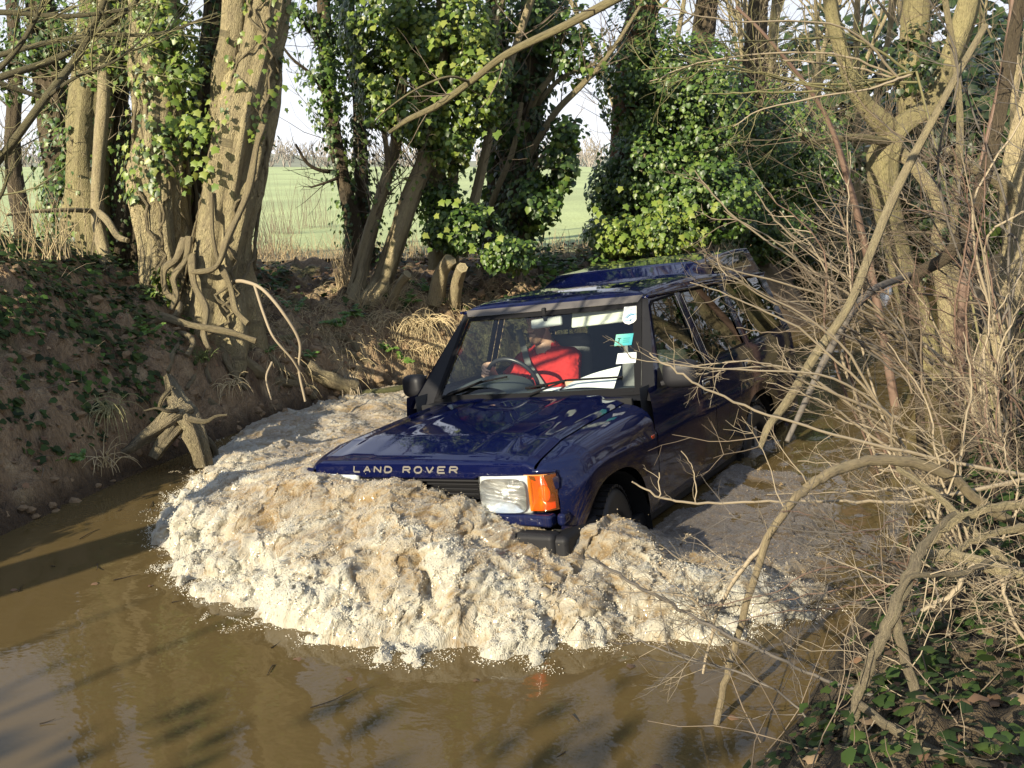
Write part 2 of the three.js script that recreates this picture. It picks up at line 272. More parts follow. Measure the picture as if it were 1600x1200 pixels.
// ---------------------------------------------------------------- the bow wave: a churned sheet, its froth raised along the slope's own normal
{
  const cell = 0.0093, x0 = -3.1, x1 = 4.3, z0 = -9.3, z1 = -3.4;
  const nose = [[-0.95, 0.2], [-0.84, 0.62], [-0.6, 0.74], [0, 0.78], [0.6, 0.76], [0.86, 0.66], [0.94, 0.1]].map(([x, z]) => { const p = carPt(x, 0.8, z); return [p.x, p.z]; });
  const hash3 = (i, j, k, s) => { let h = Math.imul(i, 374761393) + Math.imul(j, 668265263) + Math.imul(k, 2147483647 ^ 40503) + Math.imul(s, 97531); h = Math.imul(h ^ (h >>> 13), 1274126177); h = Math.imul(h ^ (h >>> 15), 2246822519); return ((h ^ (h >>> 16)) >>> 0) / 4294967296; };
  const dome = (x, y, z) => { const ix = Math.floor(x), iy = Math.floor(y), iz = Math.floor(z); let m = 9; for (let a = -1; a < 2; a++) for (let b = -1; b < 2; b++) for (let c = -1; c < 2; c++) { const X = ix + a, Y = iy + b, Z = iz + c, px = X + hash3(X, Y, Z, 1), py = Y + hash3(X, Y, Z, 2), pz = Z + hash3(X, Y, Z, 3), d = (px - x) ** 2 + (py - y) ** 2 + (pz - z) ** 2; if (d < m) m = d; } return Math.max(0, 1 - m * 1.05); };
  const base = (x, z) => {
    const e = edgeD(x, z) + 0.09 * fbm2(x * 3.2, z * 3.2, 2) + 0.02 * n2(x * 11, z * 11), c = V(x, 0, z).applyMatrix4(CARI), dn = segDist(x, z, nose)[0], inCar = smoothstep(0.86 - Math.abs(c.x), 0, 0.12) * smoothstep(0.60 - c.z, 0, 0.2);
    const crest = Math.exp(-Math.pow(dn / 0.62, 1.6)), k = clamp(e / 0.62, 0, 1), rim = 1 - (1 - k) ** 2, side = c.x > 0.7 ? smoothstep(-c.z, -0.6, 0.6) : 0, left = c.x < -0.7 ? smoothstep(-c.z, -0.9, 0.5) : 0;
    const whl = Math.exp(-(((c.x - 0.97) / 0.17) ** 2) - (((c.z - 0.34) / 0.26) ** 2)), calm = 1 - Math.max(0.6 * left, side * 0.6 * smoothstep(e, 0.25, 0.9));
    const wake = c.x > 0.5 ? smoothstep(-c.z, -0.45, 0.5) : 0; let h = rim * (0.10 + 0.035 * n2(x * 1.3, z * 1.3)) * calm + rim * 0.31 * crest * (c.x > 0.9 ? 0.6 : 1) * (1 - 0.70 * smoothstep(c.x, 0.3, 0.85)) * (1 - 0.17 * smoothstep(-c.x, 0.0, 0.5)) + 0.2 * whl;
    h += 0.035 * Math.exp(-(((e - 0.33) / 0.17) ** 2)) * calm * (1 - wake);
    h *= (1 - 0.6 * wake) * (1 - 0.5 * smoothstep(x, 0.9, 2.2)); h = lerp(h, Math.min(h, 0.15), inCar);
    return { e, h, calm, rim, crest, c, inCar, left, side, wake };
  };
  const nx = Math.round((x1 - x0) / cell), nz = Math.round((z1 - z0) / cell), id = new Int32Array((nx + 1) * (nz + 1)).fill(-1), mb = new MB(), spots = [], R = rng(91);
  for (let j = 0; j <= nz; j++) for (let i = 0; i <= nx; i++) {
    const x = x0 + i * cell, z = z0 + j * cell, c0 = V(x, 0, z).applyMatrix4(CARI);
    if ((Math.abs(c0.x) < 0.83 && c0.z < 0.45 && c0.z > -3.9) || shore(x, z)[0] > 0.12) continue;
    const b = base(x, z); if (b.e < -0.03) continue;
    const q = 0.03, hx = (base(x + q, z).h - b.h) / q, hz = (base(x, z + q).h - b.h) / q, N = V(-hx, 1, -hz).normalize();
    const far = c0.x > 0.9 ? smoothstep(x, 2.0, 3.6) : 0, amp = Math.pow(clamp(b.e / 0.2, 0, 1), 0.6) * lerp(0.45, 1, b.calm) * (1 - 0.35 * far) * lerp(1, 0.3, b.inCar) * (1 - 0.45 * b.wake);
    const X = x + 0.09 * n3(x * 2.6, b.h * 2.6, z * 2.6) + 0.03 * n3(x * 8, b.h * 8, z * 8 + 4), Y = b.h * 1.3 + 0.09 * n3(x * 2.6, b.h * 2.6 + 8, z * 2.6), Z = z + 0.09 * n3(x * 2.6 + 30, b.h * 2.6, z * 2.6) + 0.03 * n3(x * 8 + 9, b.h * 8, z * 8);
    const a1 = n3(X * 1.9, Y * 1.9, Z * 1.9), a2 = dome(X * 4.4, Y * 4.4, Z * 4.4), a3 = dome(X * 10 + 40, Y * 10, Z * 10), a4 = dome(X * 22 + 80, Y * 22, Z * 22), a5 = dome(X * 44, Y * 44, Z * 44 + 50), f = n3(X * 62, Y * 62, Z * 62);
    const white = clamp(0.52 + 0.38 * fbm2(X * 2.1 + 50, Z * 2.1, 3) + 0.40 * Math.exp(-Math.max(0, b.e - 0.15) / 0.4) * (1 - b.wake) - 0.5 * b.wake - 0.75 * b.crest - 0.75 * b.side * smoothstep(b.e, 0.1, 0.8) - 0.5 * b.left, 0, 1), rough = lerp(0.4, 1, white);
    const up = amp * (0.042 * a1 + 0.020 * a2 + 0.024 * a3 + 0.026 * a4 * rough + 0.026 * a5 * rough + 0.016 * f * rough) - 0.030;
    const sh = amp * 0.02, px = x + N.x * up + sh * n3(X * 9, 30, Z * 9), py = b.h + N.y * up, pz = z + N.z * up + sh * n3(X * 9, 60, Z * 9);
    const lace = smoothstep(0.30 * a3 + 0.45 * a4 + 0.45 * a5 + 0.28 * n3(X * 7, Y * 7, Z * 7) + 0.30 * f, 0.1, 1.1), w = clamp(white * 0.9 + (lace - 0.5) * (1 - 0.75 * b.wake - 0.3 * b.left), 0, 1), brown = smoothstep(n3(X * 3 + 70, Y * 3, Z * 3), 0, 0.8) * 0.3 * (1 - w);  // hollows turn tan: muddy water, with the froth's warm shadow put in
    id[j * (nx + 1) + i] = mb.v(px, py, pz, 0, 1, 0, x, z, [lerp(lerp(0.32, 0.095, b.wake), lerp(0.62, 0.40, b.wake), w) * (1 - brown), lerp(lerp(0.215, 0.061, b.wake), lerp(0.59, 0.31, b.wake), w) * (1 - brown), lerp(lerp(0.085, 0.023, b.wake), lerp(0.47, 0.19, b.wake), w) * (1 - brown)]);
    const p = (b.e < 0.10 ? 0.4 * (1 - 0.9 * b.wake) : 0.12 + 0.75 * smoothstep(0.5 * lace + 0.6 * white + 0.45 * n3(X * 5, Y * 5, Z * 5 + 20), 0.35, 1.0)) * (1 - 0.92 * b.wake) * lerp(0.12, 1, (b.calm - 0.4) / 0.6) * lerp(1, 0.2, b.inCar); for (let m = R() + p * 2.6; m > 1; m--) spots.push([px, py, pz, w, b.e, N.x, N.y, N.z]);
  }
  for (let j = 0; j < nz; j++) for (let i = 0; i < nx; i++) { const a = id[j * (nx + 1) + i], b = id[j * (nx + 1) + i + 1], c = id[(j + 1) * (nx + 1) + i], d = id[(j + 1) * (nx + 1) + i + 1]; if (a < 0 || b < 0 || c < 0 || d < 0) continue; mb.tri(a, c, b); mb.tri(b, c, d); }
  const foam = new THREE.MeshPhysicalMaterial({ color: 0xffffff, vertexColors: true, roughness: 0.8, ior: 1.33, transmission: 0.42, thickness: 0, clearcoat: 0.8, clearcoatRoughness: 0.1, side: THREE.DoubleSide, bumpMap: noiseTex(512, (u, v) => 0.5 + 0.35 * tile(u, v, 90, 90, 5) + 0.3 * tile(u, v, 220, 220, 7), false, [1.6, 1.6]), bumpScale: 0.006 });
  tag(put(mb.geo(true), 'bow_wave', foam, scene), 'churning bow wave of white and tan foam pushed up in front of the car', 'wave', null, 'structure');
  // clots and drops thrown off the crest and the leading edge
  // jets: short arcs of droplets torn off the lip and where the wave slaps the bank
  for (let k = 0, base = spots.length; k < 260; k++) { const s = spots[Math.floor(R() * base)]; if (s[4] > 0.5 && R() < 0.75) continue; const v = V(s[5] * 0.8 + (R() - 0.5) * 0.9, 0.5 + 0.9 * R(), s[7] * 0.8 + (R() - 0.5) * 0.9), T = 0.05 + 0.12 * R(), n = 20 + Math.floor(R() * 30); for (let i = 0; i < n; i++) { const t = T * Math.pow(R(), 0.7), q = 0.012 * (0.3 + t / T); spots.push([s[0] + v.x * t + (R() - 0.5) * q, s[1] + v.y * t - 4.9 * t * t + (R() - 0.5) * q, s[2] + v.z * t + (R() - 0.5) * q, s[3], 0.2, 0, 1, 0]); } }
  const ball = new THREE.IcosahedronGeometry(1, 1), drops = new THREE.InstancedMesh(ball, new THREE.MeshPhysicalMaterial({ color: 0xffffff, roughness: 0.15, ior: 1.33 }), spots.length), mx = new THREE.Matrix4(), qn = new THREE.Quaternion();
  spots.forEach(([x, y, z, w, e, nx, ny, nz], i) => {
    const edge = e < 0.1, fly = R() < 0.012, r = R() < 0.02 ? 0.0026 + 0.002 * R() : 0.0012 + 0.0019 * R() * R() , out = edge ? 0.015 + 0.06 * R() * R() : 0.007, lift = fly ? 0.14 * R() * R() : (edge ? 0.010 : 0.013) * R() * R() - 0.3 * r;
    const q = V(x + nx * lift + (R() - 0.5) * out * 2, Math.max(0.001, y + ny * lift), z + nz * lift + (R() - 0.5) * out * 2), k = clamp(w * 0.85 + 0.12 + (R() - 0.5) * 0.22, 0, 1.05);
    mx.compose(q, qn.setFromEuler(new THREE.Euler(R() * 6, R() * 6, 0)), V(r * (0.7 + 0.9 * R()), r * (0.6 + 0.5 * R()), r * (0.7 + 0.9 * R())));
    drops.setMatrixAt(i, mx); drops.setColorAt(i, new THREE.Color(lerp(0.28, 0.50, k), lerp(0.19, 0.475, k), lerp(0.082, 0.39, k)));
  });
  drops.name = 'spray'; scene.add(drops); tag(drops, 'flecks of foam and spray thrown off the bow wave', 'spray', null, 'stuff');
}
// ---------------------------------------------------------------- the car (x to its left, y up, z forward from the front axle)
const carRoot = thing('car', 'dark blue four-wheel-drive estate car pushing a bow wave through the muddy ford', 'car');
carRoot.matrix.copy(CAR); carRoot.matrix.decompose(carRoot.position, carRoot.quaternion, carRoot.scale);
{
  const flake = noiseTex(256, (u, v) => 0.5 + 0.5 * tile(u, v, 300, 300, 3));
  const dirt = noiseTex(512, (u, v) => { const m = 0.93 + 0.07 * tile(u, v, 30, 30, 3); return m; });
  const paint = phys(0.0024, 0.0044, 0.032, 0.5, { metalness: 0.0, specularIntensity: 0, clearcoat: 0.85, clearcoatRoughness: 0.035, map: dirt, bumpMap: flake, bumpScale: 0.00004 });
  // the same paint spattered with mud towards the sills
  const mudMap = noiseTex(512, (u, v) => { const t = Math.max(0, 1 - v * 1.02), n = tile(u, v, 18, 18, 4), f = tile(u, v, 120, 120, 6), d = smoothstep(v + 0.4 * n + 0.25 * f, 0.6, 1.2) * 0.85 + (f > 0.36 + 0.3 * t ? 0.5 : 0), k = clamp(d, 0, 0.9); const e = (a, b) => Math.pow(lerp(a, b, k), 1 / 2.2); void t; return [e(0.0024, 0.06), e(0.0044, 0.04), e(0.030, 0.02)]; }, true);
  const mudPaint = phys(1, 1, 1, 0.5, { specularIntensity: 0, clearcoat: 0.8, clearcoatRoughness: 0.05, map: mudMap });
  const black = phys(0.010, 0.010, 0.011, 0.6, { specularIntensity: 0.5 }), rubber = phys(0.009, 0.009, 0.010, 0.9, { specularIntensity: 0.25 }), sunlitTrim = std(0.075, 0.068, 0.062, 0.55), chrome = std(0.55, 0.55, 0.55, 0.22, { metalness: 1 }), dark = std(0.006, 0.006, 0.006, 0.9);
  const glass = phys(0.90, 0.95, 0.92, 0, { transmission: 1, thickness: 0, ior: 1.5, specularIntensity: 1 }), tint = phys(0.17, 0.22, 0.20, 0, { transmission: 1, thickness: 0, ior: 1.5 });
  const liner = std(0.27, 0.27, 0.24, 0.9), dash = std(0.055, 0.066, 0.062, 0.75), cloth = std(0.16, 0.165, 0.16, 0.95), white = std(0.72, 0.72, 0.68, 0.5);
  const car = carRoot;
  const interp = (tab, t) => { for (let i = 0; i < tab.length - 1; i++) if (t <= tab[i + 1][0] || i === tab.length - 2) return lerp(tab[i][1], tab[i + 1][1], clamp((t - tab[i][0]) / (tab[i + 1][0] - tab[i][0]), 0, 1)); };
  const SIDE = [[0.40, 0.825], [0.52, 0.868], [0.72, 0.884], [0.9, 0.892], [0.926, 0.892], [0.936, 0.879], [1.06, 0.876], [1.17, 0.862], [1.19, 0.855], [1.72, 0.668]];
  const sideX = (y) => interp(SIDE, y);
  const AX = 0.10, WB = -2.54;                       // axle positions
  const BELT = (z) => 1.165 + Math.max(0, -z - 0.6) * 0.02;

  // ---- bonnet
  const BON = [[0.919, 0.648], [0.930, 0.664], [0.96, 0.670], [1.0, 0.669], [1.012, 0.664], [1.020, 0.652], [1.036, 0.60], [1.062, 0.47], [1.078, 0.385], [1.083, 0.36], [1.087, 0.33], [1.104, 0.1], [1.122, -0.2], [1.136, -0.45], [1.140, -0.565]];
  const bonnetP = (x, t) => {
    const f = clamp(t, 0, 1) * (BON.length - 1), i = Math.min(BON.length - 2, Math.floor(f)); let y = lerp(BON[i][0], BON[i + 1][0], f - i), z = lerp(BON[i][1], BON[i + 1][1], f - i);
    const a = Math.abs(x), lift = smoothstep(f, 5, 8);
    if (f < 1.5) y += 0.030 * smoothstep(a, 0.355, 0.395) * (1 - f / 1.5);
    z -= 0.035 * (x / 0.7) ** 2 * (1 - smoothstep(f, 6, 11));
    y += 0.014 * lift * (smoothstep(0.58 - a, 0, 0.1) - smoothstep(0.34 - a, 0, 0.07) * 0.55) - 0.016 * (x / 0.7) ** 2 - 0.016 * smoothstep(a, 0.655, 0.70);
    return [x, y, z];
  };
  const bonnet = put(patch((u, v) => bonnetP(lerp(-0.70, 0.70, u), v), 80, 56), 'bonnet', paint, car);
  // letters on the lip, each cut out on its own
  {
    const letterMat = std(0.13, 0.12, 0.10, 0.5); let mb; const stroke = (x0, y0, x1, y1, w = 0.0092) => { const dx = x1 - x0, dy = y1 - y0, l = Math.hypot(dx, dy), nx = -dy / l * w / 2, ny = dx / l * w / 2, q = []; for (const [x, y] of [[x0 + nx, y0 + ny], [x0 - nx, y0 - ny], [x1 - nx, y1 - ny], [x1 + nx, y1 + ny]]) { const zz = 0.6725 - 0.035 * (x / 0.7) ** 2; q.push(mb.v(x, y, zz + 0.001, 0, 0, 1)); } mb.tri(q[0], q[1], q[2]); mb.tri(q[0], q[2], q[3]); };
    const L = { L: [[0, 1, 0, 0], [0, 0, 1, 0]], A: [[0, 0, 0.5, 1], [0.5, 1, 1, 0], [0.2, 0.36, 0.8, 0.36]], N: [[0, 0, 0, 1], [0, 1, 1, 0], [1, 0, 1, 1]], D: [[0, 0, 0, 1], [0, 1, 0.6, 1], [0.6, 1, 1, 0.75], [1, 0.75, 1, 0.25], [1, 0.25, 0.6, 0], [0.6, 0, 0, 0]], R: [[0, 0, 0, 1], [0, 1, 0.8, 1], [0.8, 1, 1, 0.82], [1, 0.82, 0.95, 0.6], [0.95, 0.6, 0.8, 0.5], [0.8, 0.5, 0, 0.5], [0.5, 0.5, 1, 0]], O: [[0, 0.28, 0, 0.72], [0, 0.72, 0.25, 1], [0.25, 1, 0.75, 1], [0.75, 1, 1, 0.72], [1, 0.72, 1, 0.28], [1, 0.28, 0.75, 0], [0.75, 0, 0.25, 0], [0.25, 0, 0, 0.28]], V: [[0, 1, 0.5, 0], [0.5, 0, 1, 1]], E: [[0, 0, 0, 1], [0, 1, 1, 1], [0, 0.5, 0.85, 0.5], [0, 0, 1, 0]] };
    const word = (s, x0, x1) => { const step = (x1 - x0) / s.length, w = step * 0.60; [...s].forEach((c, i) => { mb = new MB(); L[c].forEach(([a, b, d, e]) => { const X = (u, v) => x0 + i * step + u * w + v * 0.008, Y = (v) => 0.957 + v * 0.031; stroke(X(a, b), Y(b), X(d, e), Y(e)); }); put(mb.geo(false), 'letter', letterMat, bonnet); }); };
    word('LAND', -0.405, -0.115); word('ROVER', -0.065, 0.300);
  }
  // ---- front wings
  const arch = (z, zc, r = 0.455) => { const dz = Math.abs(z - zc); return dz < r ? 0.37 + Math.sqrt(Math.max(0, 1 - (dz / r) ** 2.6)) * 0.47 : -1; };
  const lower = (z) => Math.max(0.475, arch(z, AX), arch(z, WB, 0.46));
  for (const s of [1, -1]) {
    const wingPart = (za, zb, n, low) => patch((u, v) => {
      const z = lerp(za, zb, u), tb = (() => { let lo = 0.3, hi = 1; for (let k = 0; k < 18; k++) { const m = (lo + hi) / 2; bonnetP(0.7, m)[2] > z ? (lo = m) : (hi = m); } return lo; })();
      const y0 = bonnetP(0.7, tb)[1] - 0.004, front = Math.exp(-((0.63 - z) / 0.035)), taper = 0.08 * Math.max(0, (z - 0.40) / 0.2) ** 2;
      const top = [[0.707, 0], [0.735, -0.004], [0.775, -0.013], [0.815, -0.031], [0.846, -0.056], [0.866, -0.088], [0.876, -0.12]];
      const k = v * 30; let x, y;
      if (k <= 12) { const f = k / 2, i = Math.min(5, Math.floor(f)); x = lerp(top[i][0], top[i + 1][0], f - i); y = y0 + lerp(top[i][1], top[i + 1][1], f - i); y -= 0.02 * front; }
      else { const t = (k - 12) / 18, ya = y0 - 0.12 - 0.02 * front; y = lerp(ya, low ?? lower(z), t); x = lerp(0.876, sideX(y), smoothstep(t, 0, 0.15)); }
      return [s * (x - taper * smoothstep(x, 0.7, 0.88)), y, z];
    }, n, 30);
    const wing = merged([wingPart(0.625, 0.601, 4, 0.949), wingPart(0.601, -0.475, 46)]);
    // the nose of the wing above the lamps, and the panel under them
    const noseP = patch((u, v) => { const x = lerp(0.70, 0.797, u); return [s * x, lerp(bonnetP(0.7, 0.33)[1] - 0.012 - 0.03 * smoothstep(x, 0.75, 0.85) * 1.4, 0.949, v), 0.648 - 0.02 * u - 0.035 * u ** 4 + 0.006 * Math.sin(v * 3.1)]; }, 8, 6);
    const under = box(0.40, 0.062, 0.07, [s * 0.590, 0.722, 0.638], [0, s * -0.045, 0], 0.018, 4), corner = box(0.045, 0.062, 0.20, [s * 0.812, 0.722, 0.545], [0, s * 0.1, 0], 0.02, 4), back = box(0.02, 0.2, 0.02, [s * 0.788, 0.86, 0.59], [0, 0, 0], 0.006);
    for (const g of [noseP, under, corner, back]) for (let i = 0, q = g.attributes.uv; i < q.count; i++) q.setY(i, 0.2);
    const w = put(merged([wing, noseP, under, corner, back]), 'front_wing', mudPaint, car);
    put(box(0.006, 0.02, 0.045, [s * 0.889, 0.915, -0.42], [0, 0, 0], 0.003), 'side_repeater', phys(0.45, 0.05, 0.01, 0.2, { clearcoat: 1 }), w);
    // wheel arch liner
    put(patch((u, v) => { const a = lerp(-0.2, Math.PI + 0.2, u); return [s * lerp(0.45, 0.862, v), 0.36 + 0.485 * Math.sin(a) * 0.96, AX + 0.46 * Math.cos(a)]; }, 20, 3), 'wheel_arch', dark, car);
    put(patch((u, v) => { const a = lerp(-0.2, Math.PI + 0.2, u); return [s * lerp(0.45, 0.855, v), 0.36 + 0.485 * Math.sin(a) * 0.96, WB + 0.465 * Math.cos(a)]; }, 20, 3), 'wheel_arch', dark, car);
    // headlamp: bowl, reflector and ribbed lens
    const lamp = new THREE.Group(); lamp.name = 'headlight'; lamp.position.set(s * 0.531, 0.845, 0.64); lamp.rotation.y = s * 0.05; car.add(lamp);
    put(merged([box(0.285, 0.198, 0.05, [0, 0, -0.012], [0, 0, 0], 0.02, 4)]), 'housing', std(0.42, 0.43, 0.41, 0.4), lamp);
    put(patch((u, v) => { const a = u * 6.2832, r = v; const q = Math.pow(Math.abs(Math.cos(a)) ** 5 + Math.abs(Math.sin(a)) ** 5, -0.2); return [Math.cos(a) * 0.128 * r * q, Math.sin(a) * 0.086 * r * q, 0.0155 + 0.020 * r * r + 0.0012 * Math.sin(a * 5 + 3 * r) * r]; }, 32, 6), 'reflector', std(0.82, 0.84, 0.84, 0.16, { metalness: 1 }), lamp);
    put(patch((u, v) => { const a = u * 6.2832; return [0.012 * Math.cos(a) * (1 - v * 0.4), 0.012 * Math.sin(a) * (1 - v * 0.4), 0.018 + v * 0.02]; }, 12, 3), 'bulb', std(0.7, 0.7, 0.68, 0.2), lamp);
    const lensBump = noiseTex(128, (u, v) => (Math.abs(u - 0.5) < 0.36 ? 0.5 + 0.5 * Math.sin(u * 130) * (v > 0.25 && v < 0.62 ? 0.5 : 0.15) + 0.25 * Math.sin(v * 60 + u * 12) : 0.5));
    put(patch((u, v) => { const x = (u - 0.5) * 2, y = (v - 0.5) * 2, e = Math.pow(Math.abs(x), 8) + Math.pow(Math.abs(y), 8); return [x * 0.136, y * 0.093 + 0.004, 0.046 - 0.012 * Math.min(1.6, e) - 0.008 * x * x]; }, 30, 24), 'lens', phys(0.93, 0.95, 0.94, 0.05, { transmission: 0.97, thickness: 0, bumpMap: lensBump, bumpScale: 0.004 }), lamp);
    // indicator wrapping the corner
    const ind = new THREE.Group(); ind.name = 'indicator'; car.add(ind);
    const indP = (u, v, o = 0) => { const a = u * 1.35, x = 0.672 + 0.130 * Math.pow(u, 0.92), z = 0.657 - 0.006 * u - 0.05 * Math.pow(u, 5); return [s * (x - o), lerp(0.767, 0.944, v), z + (0.006 - o) * Math.sin(v * 3.14159) ** 0.3]; };
    const ribs = noiseTex(128, (u, v) => 0.5 + 0.5 * Math.sin(v * 190) * (u > 0.55 ? 1 : 0.35));
    put(patch((u, v) => indP(u, v), 24, 16), 'lens', phys(0.95, 0.30, 0.012, 0.08, { transmission: 0.9, thickness: 0, bumpMap: ribs, bumpScale: 0.002, clearcoat: 1 }), ind);
    put(merged([patch((u, v) => { const p = indP(u, v, 0.03); p[2] -= 0.015; return p; }, 12, 4)]), 'reflector', std(0.62, 0.30, 0.10, 0.3), ind);
    const bulb = new THREE.SphereGeometry(0.034, 16, 12); bulb.scale(1, 1.25, 0.5); put(xf(bulb, mat4([s * 0.742, 0.85, 0.632])), 'bulb', phys(0.95, 0.62, 0.2, 0.1, { clearcoat: 1 }), ind);
  }
  // ---- grille, badge, bumper
  const grille = put(merged([box(1.42, 0.25, 0.03, [0, 0.83, 0.585]), ...[0.79, 0.815, 0.84, 0.865, 0.89].map((y) => box(0.72, 0.009, 0.03, [0, y, 0.612], [0.25, 0, 0], 0.003)), box(0.78, 0.012, 0.03, [0, 0.908, 0.62], [0, 0, 0], 0.004), box(0.78, 0.03, 0.03, [0, 0.755, 0.615], [0, 0, 0], 0.006)]), 'grille', black, car);
  {
    const oval = new THREE.CylinderGeometry(1, 1, 0.008, 36); oval.rotateX(Math.PI / 2); oval.scale(0.043, 0.021, 1);
    const ring = new THREE.TorusGeometry(1, 0.07, 8, 40); ring.scale(0.041, 0.0195, 0.03);
    const b = put(xf(oval, mat4([0.199, 0.794, 0.640])), 'badge', std(0.01, 0.10, 0.055, 0.3), grille);
    put(xf(ring, mat4([0.199, 0.794, 0.6455])), 'badge_rim', std(0.5, 0.55, 0.5, 0.3, { metalness: 0.6 }), grille);
    void b;
  }
  put(merged([box(1.66, 0.19, 0.10, [0, 0.585, 0.70], [0, 0, 0], 0.03, 4), box(0.10, 0.17, 0.42, [0.83, 0.58, 0.52], [0, 0.05, 0], 0.03, 4), box(0.10, 0.17, 0.42, [-0.83, 0.58, 0.52], [0, -0.05, 0], 0.03, 4)]), 'bumper', black, car);
  // ---- doors: a panel, a frame with its window, a handle
  const zx = (pts, x = 0) => pts.map(([z, y]) => new THREE.Vector2(z, y));
  const plate = (outline, holes, s, out = 0) => { const sh = new THREE.Shape(zx(outline)); for (const h of holes) sh.holes.push(new THREE.Path(zx(h))); const g = new THREE.ShapeGeometry(sh), p = g.attributes.position; for (let i = 0; i < p.count; i++) { const z = p.getX(i), y = p.getY(i); p.setXYZ(i, s * (interp(SIDE, Math.max(1.19, y)) + out), y, z); g.attributes.uv.setXY(i, z * 0.5, 0.08); } g.computeVertexNormals(); return g; };
  const paneAt = (pts, s, out) => plate(pts, [], s, out);
  const seal = (pts, s, w = 0.014) => { const cx = pts.reduce((a, p) => a + p[0], 0) / pts.length, cy = pts.reduce((a, p) => a + p[1], 0) / pts.length; const big = pts.map(([z, y]) => [z + Math.sign(z - cx) * w, y + Math.sign(y - cy) * w]); return plate(big, [pts], s, 0.004); };
  const W1 = [[-0.70, 1.20], [-1.465, 1.205], [-1.465, 1.66], [-1.075, 1.645], [-1.02, 1.62]], W2 = [[-1.61, 1.21], [-2.40, 1.225], [-2.37, 1.665], [-1.61, 1.668]], W3 = [[-2.53, 1.225], [-3.50, 1.245], [-3.43, 1.672], [-2.51, 1.668]];
  const doorPanel = (za, zb, s) => patch((u, v) => { const z = lerp(za, zb, u), lo = Math.max(lower(z), 0.478), y = lerp(BELT(z) + 0.02, lo, v); return [s * sideX(y), y, z]; }, 28, 24);
  for (const s of [1, -1]) {
    const d1 = put(merged([doorPanel(-0.485, -1.525, s), plate([[-0.60, 1.185], [-1.525, 1.185], [-1.525, 1.69], [-1.045, 1.685]], [W1], s)]), 'door', mudPaint, car);
    put(paneAt(W1, s, -0.006), 'window', tint, d1); put(seal(W1, s), 'window_seal', rubber, d1);
    const d2 = put(merged([doorPanel(-1.532, -2.455, s), plate([[-1.532, 1.185], [-2.455, 1.185], [-2.425, 1.69], [-1.532, 1.69]], [W2], s)]), 'door', mudPaint, car);
    put(paneAt(W2, s, -0.006), 'window', tint, d2); put(seal(W2, s), 'window_seal', rubber, d2);
    for (const z of [-1.475, -1.585]) put(plate([[z - 0.006, 1.21], [z + 0.006, 1.21], [z + 0.006, 1.66], [z - 0.006, 1.66]], [], s, 0.008), 'pillar_trim', chrome, z > -1.5 ? d1 : d2);
    for (const [d, z, y] of [[d1, -1.40, 1.055], [d2, -2.33, 1.065]]) {
      const h = put(merged([box(0.012, 0.085, 0.135, [s * (sideX(y) + 0.001), y, z], [0, 0, 0], 0.004)]), 'handle', black, d);
      put(merged([box(0.012, 0.008, 0.135, [s * (sideX(y) + 0.006), y + 0.042, z]), box(0.012, 0.008, 0.135, [s * (sideX(y) + 0.006), y - 0.042, z]), box(0.012, 0.085, 0.008, [s * (sideX(y) + 0.006), y, z + 0.066]), box(0.014, 0.024, 0.10, [s * (sideX(y) + 0.01), y + 0.016, z])]), 'handle_rim', chrome, h);
    }
    const q = put(merged([doorPanel(-2.462, -3.66, s), plate([[-2.462, 1.185], [-3.66, 1.185], [-3.60, 1.69], [-2.432, 1.69]], [W3], s)]), 'rear_quarter', mudPaint, car);
    put(paneAt(W3, s, -0.006), 'window', tint, q); put(seal(W3, s), 'window_seal', rubber, q);
    put(box(0.05, 0.09, 3.0, [s * 0.80, 0.455, -1.35], [0, 0, 0], 0.02), 'sill', black, car);
    // inner skin of the side, so the cabin is closed
    put(merged([patch((u, v) => [s * 0.80, lerp(0.5, 1.185, v), lerp(-0.5, -3.6, u)], 8, 2)]), 'door_card', std(0.05, 0.05, 0.048, 0.9), car);
    // door mirror
    const mx = s > 0 ? 0.985 : 0.935, shell = new THREE.SphereGeometry(1, 28, 20), P = shell.attributes.position; for (let i = 0; i < P.count; i++) { const f = (v, k) => Math.sign(v) * Math.pow(Math.abs(v), k); P.setXYZ(i, f(P.getX(i), 0.55) * 0.108, f(P.getY(i), 0.6) * 0.082, f(P.getZ(i), 0.7) * 0.062); } shell.computeVertexNormals();
    const m = put(merged([xf(shell, mat4([s * mx, 1.235, -0.70], [0, s * 0.12, 0], s > 0 ? [1, 1, 1] : [0.82, 0.95, 1])), box(0.10, 0.035, 0.05, [s * 0.885, 1.185, -0.70], [0, 0, s * 0.2], 0.012), plate([[-0.60, 1.165], [-0.74, 1.165], [-0.74, 1.27], [-0.70, 1.27]], [], s, 0.012)]), 'wing_mirror', phys(0.012, 0.012, 0.014, 0.5, { specularIntensity: 0.5 }), car);
    put(box(s > 0 ? 0.165 : 0.135, 0.12, 0.004, [s * mx, 1.235, -0.757], [0, s * 0.12, 0], 0.002), 'mirror_glass', std(0.8, 0.8, 0.8, 0.03, { metalness: 1 }), m);
  }
  // ---- windscreen: curved pane, frame, wipers
  const ws = (x, y, o = 0) => [x, y + o * 0.58, -0.58 - (y - 1.13) * 0.719 - 0.055 * (x / 0.7) ** 2 + o * 0.81];
  const wsW = (y, b, t) => lerp(b, t, (y - 1.165) / (1.63 - 1.165));
  const screen = put(patch((u, v) => { const y = lerp(1.155, 1.64, v); return ws(lerp(-1, 1, u) * wsW(y, 0.722, 0.622), y); }, 24, 12), 'windscreen', glass, car);
